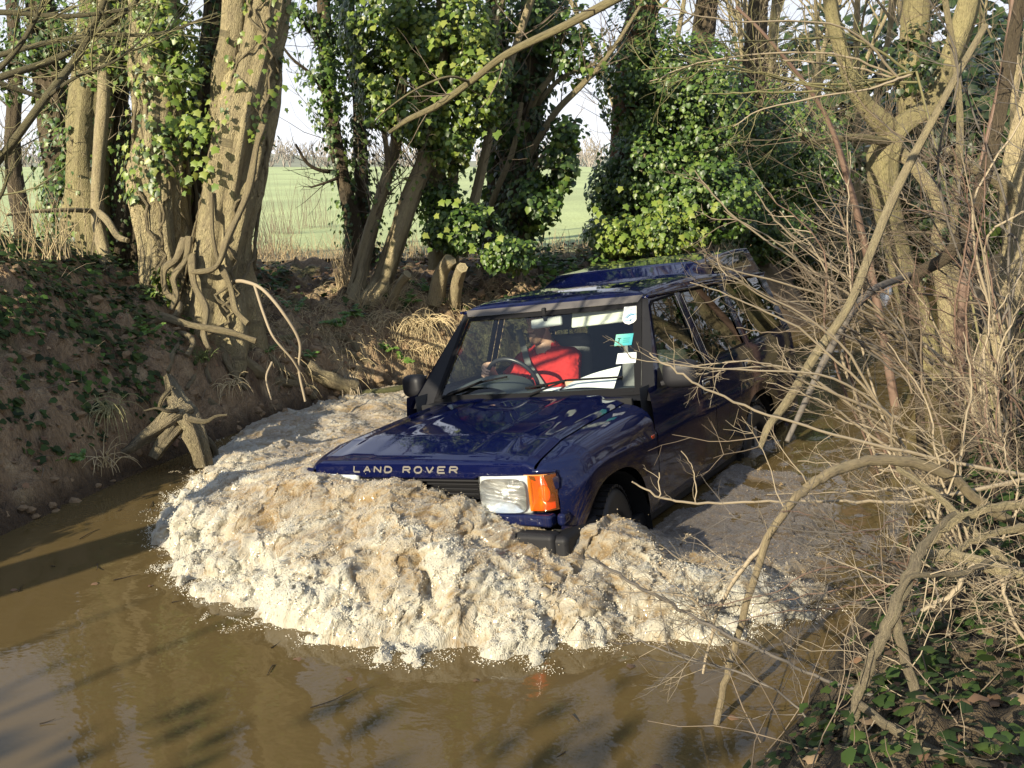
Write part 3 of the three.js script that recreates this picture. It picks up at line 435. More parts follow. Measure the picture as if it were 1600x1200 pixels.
  const strip = (x0, y0, x1, y1, x2, y2, x3, y3, o, n = 12) => patch((u, v) => { const xa = lerp(x0, x1, u), ya = lerp(y0, y1, u), xb = lerp(x3, x2, u), yb = lerp(y3, y2, u); return ws(lerp(xa, xb, v), lerp(ya, yb, v), o); }, n, 2);
  put(merged([strip(-0.66, 1.692, 0.66, 1.692, 0.632, 1.650, -0.632, 1.650, 0.012), ]), 'windscreen_frame', sunlitTrim, car);  // top strip coloured lighter grey to stand for sun on it
  put(strip(-0.785, 1.125, 0.785, 1.125, 0.735, 1.165, -0.735, 1.165, 0.007), 'windscreen_seal', rubber, car);
  put(merged([strip(-0.748, 1.14, -0.650, 1.69, -0.622, 1.66, -0.718, 1.15, 0.010), strip(0.748, 1.14, 0.650, 1.69, 0.622, 1.66, 0.718, 1.15, 0.010), strip(-0.637, 1.651, 0.637, 1.651, 0.60, 1.622, -0.60, 1.622, 0.005), strip(-0.728, 1.15, -0.624, 1.645, -0.602, 1.625, -0.70, 1.17, 0.005), strip(0.728, 1.15, 0.624, 1.645, 0.602, 1.625, 0.70, 1.17, 0.005)]), 'windscreen_seal', rubber, car);
  for (const s of [1, -1]) put(patch((u, v) => { const y = lerp(1.10, 1.70, u), a = ws(s * lerp(0.748, 0.650, (y - 1.135) / 0.565), y, 0.006), bx = sideX(Math.max(1.19, y)) * s; return [lerp(a[0], bx, v), y, lerp(a[2], lerp(-0.62, -1.045, (y - 1.19) / 0.5), v)]; }, 14, 4), 'screen_pillar', black, car);
  put(patch((u, v) => { const x = lerp(-0.80, 0.80, u); return [x, lerp(1.125, 1.150, v) - 0.016 * (x / 0.7) ** 2, lerp(-0.55, -0.615 - 0.05 * (x / 0.7) ** 2, v)]; }, 20, 3), 'scuttle', black, car);
  const wipe = (a, b, c) => { const mb = new MB(), p = (q, o) => V(...ws(q[0], q[1], o)); mb.tube([p(a, 0.03), p(b, 0.03)], 0.009, 6, { r1: 0.006 }); mb.tube([p(c[0], 0.012), p(c[1], 0.018), p(c[2], 0.012)], 0.008, 6, { r1: 0.007 }); return put(mb.geo(), 'wiper', rubber, car); };
  wipe([-0.66, 1.14], [-0.36, 1.235], [[-0.60, 1.178], [-0.36, 1.235], [-0.18, 1.262]]); wipe([0.02, 1.14], [0.26, 1.215], [[-0.02, 1.19], [0.26, 1.222], [0.62, 1.225]]);
  // stickers behind the glass
  const print = (w, h, draw) => { const c = document.createElement('canvas'); c.width = w; c.height = h; draw(c.getContext('2d'), w, h); const t = new THREE.CanvasTexture(c); t.colorSpace = THREE.SRGBColorSpace; return t; };
  const sticker = (x0, x1, y0, y1, tex, round) => {
    const g = patch((u, v) => { let x = u, y = v; if (round) { const cut = v < 0.5 ? 0.5 - 0.5 * Math.sqrt(Math.max(0, 1 - ((0.5 - v) / 0.5) ** 2)) : 0; x = lerp(cut, 1 - cut, u); } return ws(lerp(x0, x1, x), lerp(y0, y1, y), 0.006); }, 12, 12);
    const uv = g.attributes.uv, p = g.attributes.position; for (let i = 0; i < p.count; i++) uv.setXY(i, (p.getX(i) - x0) / (x1 - x0), uv.getY(i));
    put(g, 'sticker', std(0.62, 0.62, 0.62, 0.6, { map: tex }), screen);
  };
  sticker(0.548, 0.648, 1.525, 1.632, print(128, 128, (c) => { c.fillStyle = '#f2f4ee'; c.fillRect(0, 0, 128, 128); c.strokeStyle = '#3c8fb4'; c.lineWidth = 5; c.beginPath(); c.ellipse(64, 74, 44, 22, -0.35, 0, 7); c.stroke(); c.lineWidth = 9; c.beginPath(); c.moveTo(34, 84); c.quadraticCurveTo(60, 52, 98, 62); c.stroke(); c.fillStyle = '#37687c'; c.fillRect(52, 22, 24, 5); c.beginPath(); c.arc(72, 100, 7, 0, 7); c.fill(); }), true);
  sticker(0.528, 0.638, 1.405, 1.472, print(160, 110, (c) => { const g = c.createLinearGradient(0, 0, 160, 110); g.addColorStop(0, '#8fd6b4'); g.addColorStop(1, '#1f9db0'); c.fillStyle = g; c.fillRect(0, 0, 160, 110); c.fillStyle = '#12403c'; c.font = 'bold 68px sans-serif'; c.fillText('T', 18, 84); c.fillStyle = '#2f8f8c'; c.fillRect(74, 38, 66, 9); c.fillRect(74, 56, 58, 9); c.fillRect(74, 74, 62, 9); }));
  sticker(0.560, 0.682, 1.302, 1.362, print(160, 84, (c) => { c.fillStyle = '#dfe6e2'; c.fillRect(0, 0, 160, 84); c.fillStyle = '#98a8a6'; for (let i = 0; i < 12; i++) c.fillRect(76 + i * 6, 24, i % 3 ? 3 : 4, 26); c.fillStyle = '#b2bebb'; c.fillRect(14, 16, 40, 4); c.fillRect(14, 28, 34, 4); c.fillRect(14, 62, 120, 4); }));
  // ---- roof
  const ROOF = [[1.672, -0.975], [1.690, -0.972], [1.708, -0.982], [1.724, -1.005], [1.738, -1.05], [1.755, -1.18], [1.768, -1.4], [1.782, -1.7], [1.792, -2.05], [1.78, -3.0], [1.775, -3.5], [1.755, -3.59], [1.70, -3.62]];
  const across = [[0, 0], [0.4, -0.002], [0.55, -0.010], [0.62, -0.020], [0.655, -0.036], [0.672, -0.055], [0.682, -0.075], [0.690, -0.085]];
  put(patch((u, v) => {
    const f = v * (ROOF.length - 1), i = Math.min(ROOF.length - 2, Math.floor(f)), y = lerp(ROOF[i][0], ROOF[i + 1][0], f - i), z = lerp(ROOF[i][1], ROOF[i + 1][1], f - i);
    const a = (u - 0.5) * 2, g = Math.abs(a) * (across.length - 1), k = Math.min(across.length - 2, Math.floor(g)); let x = lerp(across[k][0], across[k + 1][0], g - k), dy = lerp(across[k][1], across[k + 1][1], g - k);
    return [Math.sign(a) * x, Math.max(1.672 + 0.012 * (1 - Math.abs(a)), y + dy * smoothstep(y, 1.68, 1.75) ), z - 0.05 * (x / 0.7) ** 2 * (1 - smoothstep(f, 2, 6))];
  }, 56, 48), 'roof', paint, car);
  const raisedY = (x, z) => { const a = Math.abs(x), k = clamp((-1.99 - z) / 0.30, 0, 1), kk = k < 0.1 ? k * k * 5 : k > 0.9 ? 1 - (1 - k) * (1 - k) * 5 : k, top = 1.868 + 0.052 * clamp((-2.28 - z) / 0.9, 0, 1) - 0.008 * (x / 0.6) ** 2, b = clamp((0.672 - a) / 0.092, 0, 1), low = 1.784 - 0.05 * smoothstep(a, 0.55, 0.672); return low - 0.012 + Math.max(0, top - low + 0.012) * kk * Math.min(1, b * 1.04); };
  const US = [-0.672, -0.660, -0.64, -0.62, -0.602, -0.590, -0.585, -0.578, -0.565, -0.5, -0.3, 0, 0.3, 0.5, 0.565, 0.578, 0.585, 0.590, 0.602, 0.62, 0.64, 0.660, 0.672], ZS = [-1.98, -1.99, -2.005, -2.02, -2.05, -2.1, -2.15, -2.2, -2.24, -2.26, -2.275, -2.29, -2.31, -2.4, -2.6, -2.9, -3.2, -3.40, -3.48, -3.52];
  const raised = put(merged([patch((u, v) => { const x = US[Math.round(u * (US.length - 1))], z = ZS[Math.round(v * (ZS.length - 1))]; return [x, raisedY(x, z), z]; }, US.length - 1, ZS.length - 1), patch((u, v) => { const x = US[Math.round(u * (US.length - 1))], t = raisedY(x, -3.52); return [x, lerp(t, 1.70, v), -3.52 - 0.10 * Math.sqrt(v)]; }, US.length - 1, 8)]), 'raised_roof', paint, car);
  for (const s of [1, -1]) {
    const q = (u, v, o) => { const z = lerp(-2.42, -3.36, u), a = lerp(0.655, 0.598, v); return [s * (a + o * 0.8), raisedY(a, z) + o * 0.6, z]; };
    const rim = put(patch((u, v) => q(u, v, 0.006), 8, 3), 'roof_window', chrome, raised); put(patch((u, v) => { const p = q(0.012 + u * 0.976, 0.07 + v * 0.86, 0.009); return p; }, 8, 3), 'pane', std(0.006, 0.007, 0.008, 0.04), rim);
    put(box(0.02, 0.016, 2.6, [s * 0.694, 1.688, -2.3], [0, 0, 0], 0.006), 'gutter', paint, car);
  }
  // ---- tail
  const tail = put(merged([patch((u, v) => [lerp(-0.86, 0.86, u) * lerp(1, 0.97, v), lerp(0.5, 1.19, v), -3.66 - 0.02 * Math.sin(u * 3.14)], 10, 4), patch((u, v) => [lerp(-0.85, 0.85, u) * lerp(1, 0.79, v), lerp(1.19, 1.29, v * 1), -3.66 - 0.01], 6, 2)]), 'tailgate', paint, car);
  put(patch((u, v) => [lerp(-1, 1, u) * lerp(0.80, 0.67, v), lerp(1.27, 1.70, v), lerp(-3.665, -3.60, v)], 6, 4), 'window', tint, tail);
  put(box(1.7, 0.16, 0.12, [0, 0.58, -3.72], [0, 0, 0], 0.03), 'bumper', black, car);
  // ---- wheels
  for (const [x, z, steer] of [[0.745, AX, 0.18], [-0.745, AX, 0.18], [0.745, WB, 0], [-0.745, WB, 0]]) {
    const w = new THREE.Group(); w.name = 'wheel'; w.position.set(x, 0.37, z); w.rotation.y = steer; car.add(w);
    const prof = []; for (let i = 0; i <= 24; i++) { const a = i / 24 * Math.PI * 2; prof.push(new THREE.Vector2(0.285 + 0.088 * Math.sign(Math.cos(a)) * Math.abs(Math.cos(a)) ** 0.6, 0.118 * Math.sign(Math.sin(a)) * Math.abs(Math.sin(a)) ** 0.55)); }
    const tyre = new THREE.LatheGeometry(prof, 72); tyre.rotateZ(Math.PI / 2);
    const blocks = []; for (let k = 0; k < 48; k++) for (const r of [-0.075, 0, 0.075]) { const a = (k + (r ? 0 : 0.5)) / 48 * Math.PI * 2; blocks.push(xf(new THREE.BoxGeometry(0.055, 0.014, 0.032), new THREE.Matrix4().makeRotationX(a).multiply(mat4([r, 0.374, 0])))); }
    put(merged([tyre, ...blocks]), 'tyre', std(0.014, 0.013, 0.012, 0.5), w);
    const rim = []; rim.push(xf(new THREE.CylinderGeometry(0.205, 0.205, 0.03, 40), mat4([Math.sign(x) * 0.045, 0, 0], [0, 0, Math.PI / 2]))); for (let k = 0; k < 5; k++) rim.push(xf(new RoundedBoxGeometry(0.03, 0.19, 0.06, 2, 0.01), new THREE.Matrix4().makeRotationX(k * 1.2566).multiply(mat4([Math.sign(x) * 0.075, 0.1, 0])))); rim.push(xf(new THREE.CylinderGeometry(0.055, 0.06, 0.05, 24), mat4([Math.sign(x) * 0.085, 0, 0], [0, 0, Math.PI / 2])));
    put(merged(rim), 'rim', std(0.32, 0.31, 0.29, 0.4, { metalness: 0.6 }), w);
  }
  put(merged([box(1.5, 0.05, 3.2, [0, 0.50, -1.9]), box(1.5, 0.62, 0.03, [0, 0.82, -0.50])]), 'floor_pan', dark, car);
  // ---- cabin
  const shelf = patch((u, v) => { const x = lerp(-0.70, 0.70, u); return [x, 1.150 - 0.02 * v ** 3 + 0.012 * Math.sin(u * 3.14), lerp(-0.63, -0.98, v)]; }, 12, 6), face = patch((u, v) => [lerp(-0.70, 0.70, u), lerp(1.13, 0.72, v), lerp(-0.98, -0.90, v)], 8, 4);
  const hood = patch((u, v) => { const a = lerp(0.12, Math.PI - 0.12, u), r = 0.245; return [-0.415 + Math.cos(a) * r * 1.02, 1.12 + Math.sin(a) ** 0.6 * (0.128 - 0.035 * v * v), lerp(-0.98, -0.64, v)]; }, 24, 8);
  const hoodF = patch((u, v) => { const a = lerp(0.12, Math.PI - 0.12, u); return [-0.415 + Math.cos(a) * 0.25 * v, 1.12 + Math.sin(a) ** 0.6 * 0.128 * v, -0.978]; }, 24, 4);
  put(merged([shelf, face, hood, hoodF]), 'dashboard', dash, car);
  { // steering wheel
    const w = new THREE.Group(); w.name = 'steering_wheel'; w.position.set(-0.40, 1.170, -1.10); w.rotation.x = 0.42; car.add(w);
    put(new THREE.TorusGeometry(0.195, 0.0145, 12, 48), 'rim', std(0.02, 0.02, 0.022, 0.35), w);
    put(merged([box(0.34, 0.045, 0.018, [0, 0, 0], [0, 0, 0], 0.008), box(0.045, 0.17, 0.018, [0, -0.09, 0.001], [0, 0, 0], 0.008)]), 'spoke', std(0.02, 0.02, 0.022, 0.5), w);
    const boss = new THREE.SphereGeometry(0.07, 20, 14); boss.scale(1.1, 1, 0.42); put(boss, 'boss', std(0.022, 0.022, 0.024, 0.5), w);
    put(xf(new THREE.CylinderGeometry(0.035, 0.04, 0.28, 16), mat4([0, 0, 0.15], [Math.PI / 2, 0, 0])), 'column', std(0.02, 0.02, 0.02, 0.6), w);
  }
  for (const [x, z] of [[-0.38, -1.62], [0.38, -1.62], [-0.38, -2.62], [0.38, -2.62]]) {
    const seat = new THREE.Group(); seat.name = 'seat'; seat.position.set(x, 0.55, z); car.add(seat);
    put(box(0.50, 0.14, 0.52, [0, 0.20, 0.14], [-0.12, 0, 0], 0.06, 5), 'cushion', cloth, seat); put(box(0.50, 0.64, 0.14, [0, 0.56, -0.17], [-0.2, 0, 0], 0.06, 5), 'backrest', cloth, seat);
    put(merged([box(0.27, 0.17, 0.09, [0, 0.99, -0.27], [-0.15, 0, 0], 0.04, 5), box(0.012, 0.14, 0.012, [0.06, 0.86, -0.245]), box(0.012, 0.14, 0.012, [-0.06, 0.86, -0.245])]), 'headrest', std(0.21, 0.22, 0.21, 0.95), seat);
  }
  put(patch((u, v) => [lerp(-0.63, 0.63, u), 1.685 + 0.02 * Math.sin(u * 3.14), lerp(-1.02, -3.55, v)], 10, 8), 'headlining', liner, car);
  const mir = put(box(0.235, 0.062, 0.03, [-0.01, 1.577, -0.965], [-0.18, -0.05, 0.05], 0.014, 4), 'rear_view_mirror', std(0.34, 0.35, 0.33, 0.5), car); put(merged([box(0.03, 0.09, 0.03, [-0.01, 1.632, -0.95], [0.2, 0, 0], 0.01)]), 'mirror_stem', black, mir);
  put(box(0.44, 0.125, 0.02, [0.36, 1.592, -1.03], [-0.35, -0.06, 0.02], 0.009, 3), 'sun_visor', std(0.50, 0.51, 0.44, 0.8), car);
  put(box(0.44, 0.022, 0.13, [-0.36, 1.655, -1.06], [0.1, 0, 0], 0.009, 3), 'sun_visor', std(0.40, 0.41, 0.36, 0.8), car);
  { const mb = new MB(); const belt = (a, b, w) => { const q = [[a[0] - w, a[1], a[2]], [a[0] + w, a[1], a[2]], [b[0] + w, b[1], b[2]], [b[0] - w, b[1], b[2]]].map((p) => mb.v(...p, 0, 0.3, 1)); mb.tri(q[0], q[1], q[2]); mb.tri(q[0], q[2], q[3]); }; belt([-0.63, 1.50, -1.66], [-0.46, 1.26, -1.445], 0.026); belt([-0.46, 1.26, -1.445], [-0.22, 0.92, -1.40], 0.026); put(mb.geo(true), 'seat_belt', std(0.16, 0.165, 0.155, 0.85), car); }
}
// the paper on the dash
{
  const t = thing('paper', 'white folded sheet of paper lying on the dashboard behind the windscreen', 'paper', [0, 0, 0]);
  carRoot.updateMatrixWorld(true); t.position.copy(carRoot.position); t.quaternion.copy(carRoot.quaternion);
  const pm = std(0.72, 0.73, 0.69, 0.8);
  put(patch((u, v) => [lerp(0.19, 0.545, u) , lerp(1.168, 1.192 + 0.095 * u, v) + 0.008 * Math.sin(u * 4), lerp(-0.70, -0.84, v)], 10, 6), 'sheet', pm, t);
  put(patch((u, v) => [lerp(0.04, 0.18, u), 1.166 + 0.006 * v + 0.012 * Math.sin(v * 3), lerp(-0.68, -0.76, v)], 6, 4), 'folded_flap', pm, t);
}
// ---------------------------------------------------------------- the driver
{
  const t = thing('person', 'driver in a red short-sleeved shirt holding the steering wheel, head turned aside', 'person');
  t.position.copy(carRoot.position); t.quaternion.copy(carRoot.quaternion);
  const cap = (a, b, ra, rb) => { const ax = a[0], ay = a[1], az = a[2], bx = b[0] - ax, by = b[1] - ay, bz = b[2] - az, l2 = bx * bx + by * by + bz * bz; return (x, y, z) => { const px = x - ax, py = y - ay, pz = z - az, h = clamp((px * bx + py * by + pz * bz) / l2, 0, 1); return Math.hypot(px - bx * h, py - by * h, pz - bz * h) - lerp(ra, rb, h); }; };
  const ell = (c, r) => (x, y, z) => { const px = (x - c[0]) / r[0], py = (y - c[1]) / r[1], pz = (z - c[2]) / r[2], k = Math.hypot(px, py, pz); return (k - 1) * Math.min(...r); };
  const smin = (a, b, k) => { const h = Math.max(k - Math.abs(a - b), 0) / k; return Math.min(a, b) - h * h * k * 0.25; };
  const union = (list, k) => (x, y, z) => { let d = 1e9; for (const f of list) d = d > 1e8 ? f(x, y, z) : smin(d, f(x, y, z), k); return d; };
  // joints
  const hip = [-0.38, 0.86, -1.62], chest = [-0.375, 1.20, -1.60], neck = [-0.375, 1.375, -1.585], head = [-0.385, 1.52, -1.55];
  const sh = { r: [-0.55, 1.265, -1.60], l: [-0.20, 1.265, -1.60] }, el = { r: [-0.69, 1.09, -1.40], l: [-0.13, 1.0, -1.44] }, wr = { r: [-0.605, 1.262, -1.165], l: [-0.225, 1.02, -1.16] };
  const torso = union([cap(hip, [-0.378, 1.02, -1.62], 0.155, 0.145), ell([-0.375, 1.15, -1.605], [0.17, 0.165, 0.12]), cap(sh.r, sh.l, 0.062, 0.062), cap([-0.375, 1.26, -1.60], neck, 0.07, 0.056)], 0.09);
  const upper = (s) => cap(sh[s], el[s], 0.062, 0.046), fore = (s) => cap(el[s], wr[s], 0.045, 0.029), legs = [cap([-0.47, 0.84, -1.58], [-0.50, 0.93, -1.12], 0.095, 0.065), cap([-0.29, 0.84, -1.58], [-0.27, 0.93, -1.12], 0.095, 0.065), cap([-0.50, 0.93, -1.12], [-0.49, 0.58, -0.86], 0.062, 0.042), cap([-0.27, 0.93, -1.12], [-0.28, 0.58, -0.86], 0.062, 0.042), cap([-0.49, 0.575, -0.88], [-0.49, 0.565, -0.70], 0.042, 0.035), cap([-0.28, 0.575, -0.88], [-0.28, 0.565, -0.70], 0.042, 0.035)];
  const body = union([torso, upper('r'), upper('l'), fore('r'), fore('l'), ...legs, cap(neck, [-0.38, 1.46, -1.565], 0.056, 0.058)], 0.045);
  // head, facing a little to the car's right
  const yaw = -0.35, hc = Math.cos(yaw), hs = Math.sin(yaw), L = (f) => (x, y, z) => { const dx = x - head[0], dz = z - head[2]; return f(dx * hc - dz * hs, y - head[1], dx * hs + dz * hc); };
  const face = union([ell([0, 0.035, -0.012], [0.076, 0.098, 0.096]), ell([0, -0.045, 0.03], [0.058, 0.075, 0.064]), cap([0, -0.092, 0.062], [0, -0.088, 0.055], 0.028, 0.03), ell([0, 0.055, 0.055], [0.055, 0.03, 0.036])], 0.04);
  const feat = union([cap([0, 0.022, 0.088], [0, -0.022, 0.112], 0.008, 0.013), ell([0.012, -0.026, 0.098], [0.011, 0.009, 0.012]), ell([-0.012, -0.026, 0.098], [0.011, 0.009, 0.012]), ell([0, -0.056, 0.087], [0.024, 0.006, 0.012]), ell([0, -0.067, 0.086], [0.020, 0.007, 0.012]), ell([0.077, -0.002, -0.008], [0.010, 0.031, 0.019]), ell([-0.077, -0.002, -0.008], [0.010, 0.031, 0.019])], 0.008);
  const eyes = (x, y, z) => Math.min(ell([0.031, 0.018, 0.083], [0.016, 0.010, 0.014])(x, y, z), ell([-0.031, 0.018, 0.083], [0.016, 0.010, 0.014])(x, y, z));
  const headF = L((x, y, z) => { let d = smin(face(x, y, z), feat(x, y, z), 0.012); const e = eyes(x, y, z); return Math.max(d, -e); });
  const eyeBalls = L(union([ell([0.031, 0.018, 0.075], [0.0125, 0.0125, 0.0125]), ell([-0.031, 0.018, 0.075], [0.0125, 0.0125, 0.0125])], 0.001));
  const headAll = (x, y, z) => Math.min(smin(headF(x, y, z), body(x, y, z), 0.03), eyeBalls(x, y, z));
  // hands: palm and five fingers closed round the wheel's rim
  const wheelC = V(-0.40, 1.170, -1.10), tilt = new THREE.Matrix4().makeRotationX(0.42), rimPt = (a, r = 0.195, o = 0) => { const p = V(Math.cos(a) * r, Math.sin(a) * r, o).applyMatrix4(tilt).add(wheelC); return [p.x, p.y, p.z]; };
  const hand = (a0, w, dirA) => {
    const list = [], palm = rimPt(a0, 0.222, -0.034);
    list.push(cap(w, palm, 0.028, 0.031), cap(palm, rimPt(a0 + dirA * 0.12, 0.224, -0.022), 0.026, 0.022));
    const P = union(list, 0.03), fs = [];
    for (let k = 0; k < 4; k++) { const a = a0 + dirA * (-0.16 + k * 0.105), ln = [0.9, 1, 0.97, 0.8][k], A = rimPt(a, 0.228, -0.018), B = rimPt(a, 0.226, 0.012 * ln), C = rimPt(a, 0.203, 0.027 * ln), D = rimPt(a, 0.18, 0.016 * ln); fs.push(cap(A, B, 0.0095, 0.009), cap(B, C, 0.009, 0.0082), cap(C, D, 0.0082, 0.007)); }
    const T = [rimPt(a0 + dirA * 0.2, 0.222, -0.034), rimPt(a0 + dirA * 0.34, 0.2, -0.026), rimPt(a0 + dirA * 0.42, 0.186, -0.012)]; fs.push(cap(T[0], T[1], 0.012, 0.0105), cap(T[1], T[2], 0.0105, 0.0085));
    const FN = union(fs, 0.004); return (x, y, z) => smin(P(x, y, z), FN(x, y, z), 0.008);
  };
  const hr = hand(2.62, wr.r, -1), hl = hand(-0.75, wr.l, 1);
  const skin = new THREE.MeshPhysicalMaterial({ color: new THREE.Color(0.55, 0.34, 0.24), roughness: 0.5 });
  const gBody = netMesh((x, y, z) => smin(smin(body(x, y, z), hr(x, y, z), 0.01), hl(x, y, z), 0.01), [-0.86, 0.48, -1.82], [0.06, 1.44, -0.62], 0.013);
  const gHead = netMesh(headAll, [-0.51, 1.40, -1.69], [-0.26, 1.66, -1.40], 0.0058);
  const gHr = netMesh((x, y, z) => smin(hr(x, y, z), fore('r')(x, y, z), 0.02), [-0.70, 1.18, -1.20], [-0.50, 1.38, -1.0], 0.0048), gHl = netMesh((x, y, z) => smin(hl(x, y, z), fore('l')(x, y, z), 0.02), [-0.30, 1.08, -1.20], [-0.12, 1.30, -1.0], 0.0048);
  put(merged([gBody, gHead, gHr, gHl]), 'body', skin, t);
  const wrinkle = (x, y, z) => 0.006 * n3(x * 9, y * 14, z * 9) + 0.003 * n3(x * 26, y * 30, z * 26);
  const shirtF = union([torso, cap(sh.r, el.r, 0.062, 0.056), cap(sh.l, el.l, 0.062, 0.056)], 0.05);
  const sleeve = (s) => { const d = V().subVectors(V(...el[s]), V(...sh[s])).normalize(); return (x, y, z) => (x - sh[s][0]) * d.x + (y - sh[s][1]) * d.y + (z - sh[s][2]) * d.z - 0.20; };
  const sr = sleeve('r'), sl = sleeve('l');
  put(netMesh((x, y, z) => { let d = shirtF(x, y, z) - 0.013 + wrinkle(x, y, z); d = Math.max(d, Math.min(y - 1.305, 0.072 - Math.hypot(x + 0.375, (z + 1.575) * 0.9)), y - 1.43, 0.86 - y); if (x < -0.5) d = Math.max(d, sr(x, y, z)); if (x > -0.25) d = Math.max(d, sl(x, y, z)); return d; }, [-0.84, 0.82, -1.84], [0.06, 1.42, -1.30], 0.0105), 'shirt', std(0.42, 0.016, 0.014, 0.9), t);
  const legF = union(legs.slice(0, 4), 0.05); put(netMesh((x, y, z) => Math.max(smin(legF(x, y, z), cap(hip, [-0.378, 0.9, -1.62], 0.165, 0.155)(x, y, z), 0.06) - 0.014 + wrinkle(x, y, z), y - 0.97, 0.60 - y), [-0.66, 0.56, -1.84], [-0.12, 1.0, -0.76], 0.014), 'trousers', std(0.03, 0.035, 0.06, 0.9), t);
  put(netMesh(L((x, y, z) => { const d = smin(face(x, y, z), ell([0, 0.045, -0.03], [0.084, 0.098, 0.092])(x, y, z), 0.03) - 0.008 + 0.004 * n3(x * 60, y * 60, z * 60); const line = Math.max(-(y - 0.068) - (z < 0.03 ? (0.03 - z) * 1.5 : 0), 0); return Math.max(d, 0.066 - y - Math.max(0, 0.045 - z) * 1.45); }), [-0.51, 1.40, -1.69], [-0.26, 1.66, -1.40], 0.005), 'hair', std(0.022, 0.015, 0.01, 0.8), t);
  put(netMesh(L((x, y, z) => Math.max(face(x, y, z) - 0.0022 + 0.0012 * n3(x * 300, y * 300, z * 300), y + 0.032 - Math.abs(x) * 0.5, -(z - 0.0) - 0.0, -(ell([0, -0.062, 0.092], [0.026, 0.014, 0.03])(x, y, z)))), [-0.51, 1.38, -1.69], [-0.26, 1.55, -1.40], 0.005), 'beard', std(0.26, 0.155, 0.10, 0.8), t);
}
// ---------------------------------------------------------------- growing things: builders
const pxPath = (list, per = 5) => { const P = list.map(([x, y, d]) => at(x, y, d)), c = smoothPath(P, per), n = c.length; return { pts: c, rad: c.map((_, i) => { const f = i / (n - 1) * (list.length - 1), k = Math.min(list.length - 2, Math.floor(f)); return lerp(list[k][3] * list[k][2], list[k + 1][3] * list[k + 1][2], f - k) / F / 2; }) }; };
const rough = (seed, k = 0.16) => (th, s, r) => 1 + k * n3(Math.cos(th) * 1.1 + seed, Math.sin(th) * 1.1, s * 0.9) + 0.6 * k * n3(Math.cos(th) * 2.4, Math.sin(th) * 2.4 + seed, s * 0.35) + 0.3 * k * n3(Math.cos(th) * 5, Math.sin(th) * 5 + seed, s * 0.9) + 0.03 * n3(Math.cos(th) * 8, Math.sin(th) * 8, s * 5 + seed);
const rv = (R) => V(R() - 0.5, R() - 0.5, R() - 0.5).multiplyScalar(2);
function wander(p, dir, len, n, R, wob = 0.25, lift = 0) { const pts = [p.clone()], d = dir.clone().normalize(), q = p.clone(); for (let i = 0; i < n; i++) { d.addScaledVector(rv(R), wob); d.y += lift / n; d.normalize(); q.addScaledVector(d, len / n); pts.push(q.clone()); } return pts; }
// side twigs along a path, with twigs of their own
function twigs(mb, path, n, len, r, R, o = {}) {
  const bias = o.bias || V(0, 0.2, 0);
  for (let i = 0; i < n; i++) {
    const t = lerp(o.from ?? 0.15, 1, R()), f = t * (path.length - 1), k = Math.min(path.length - 2, Math.floor(f)), p = path[k].clone().lerp(path[k + 1], f - k), along = path[k + 1].clone().sub(path[k]).normalize();
    const d = rv(R); d.addScaledVector(along, -d.dot(along) + 0.55).add(bias).normalize();
    const L = len * (0.35 + R() * 0.85) * (1 - 0.35 * t), pts = wander(p, d, L, o.seg ?? 5, R, o.wob ?? 0.2, o.lift ?? 0.25), rr = r * (0.6 + 0.6 * R());
    mb.tube(pts, rr, o.sides ?? 4, { r1: rr * 0.3, cap: false, color: o.color });
    if (o.sub) for (let j = 0; j < o.sub; j++) { const q = pts[1 + Math.floor(R() * (pts.length - 2))], e = rv(R).addScaledVector(d, 0.9).add(bias).normalize(), l = L * (0.2 + 0.4 * R()), w = wander(q, e, l, 3, R, 0.3, 0.2); mb.tube(w, rr * 0.5, 3, { r1: rr * 0.22, cap: false, color: o.color });
      if (o.sub2) for (let m = 0; m < o.sub2; m++) { const q2 = w[1 + Math.floor(R() * 2)], e2 = rv(R).addScaledVector(e, 0.7).normalize(); mb.tube(wander(q2, e2, l * (0.25 + 0.4 * R()), 2, R, 0.3, 0.1), rr * 0.3, 3, { r1: rr * 0.16, cap: false, color: o.color }); } }
  }
}
// a branching crown carried on from the end of a limb
function crown(mb, tw, p, dir, r, len, R, level = 0, o = {}) {
  const pts = wander(p, dir, len, 6, R, level ? 0.2 : 0.1, level ? 0.25 : 0.1), s = [9, 6, 4][Math.min(2, level)];
  mb.tube(pts, r, s, { r1: r * (level ? 0.35 : 0.42), cap: false });
  if (level >= (o.depth ?? 2)) { twigs(tw, pts, o.tw ?? 6, len * 0.5, r * 0.32, R, { sub: o.sub ?? 2, sides: 3, seg: 4 }); return; }
  const n = (o.kids ?? [6, 5])[level] ?? 4;
  for (let i = 0; i < n; i++) { const t = lerp(0.3, 1, (i + R() * 0.7) / n), f = Math.min(0.999, t) * 6, k = Math.floor(f), q = pts[k].clone().lerp(pts[k + 1], f - k), e = rv(R); e.y = Math.abs(e.y) * 0.5 + 0.1; e.normalize().addScaledVector(dir, 0.75); crown(mb, tw, q, e.normalize(), r * lerp(0.55, 0.3, t), len * lerp(0.62, 0.42, R()), R, level + 1, o); }
}
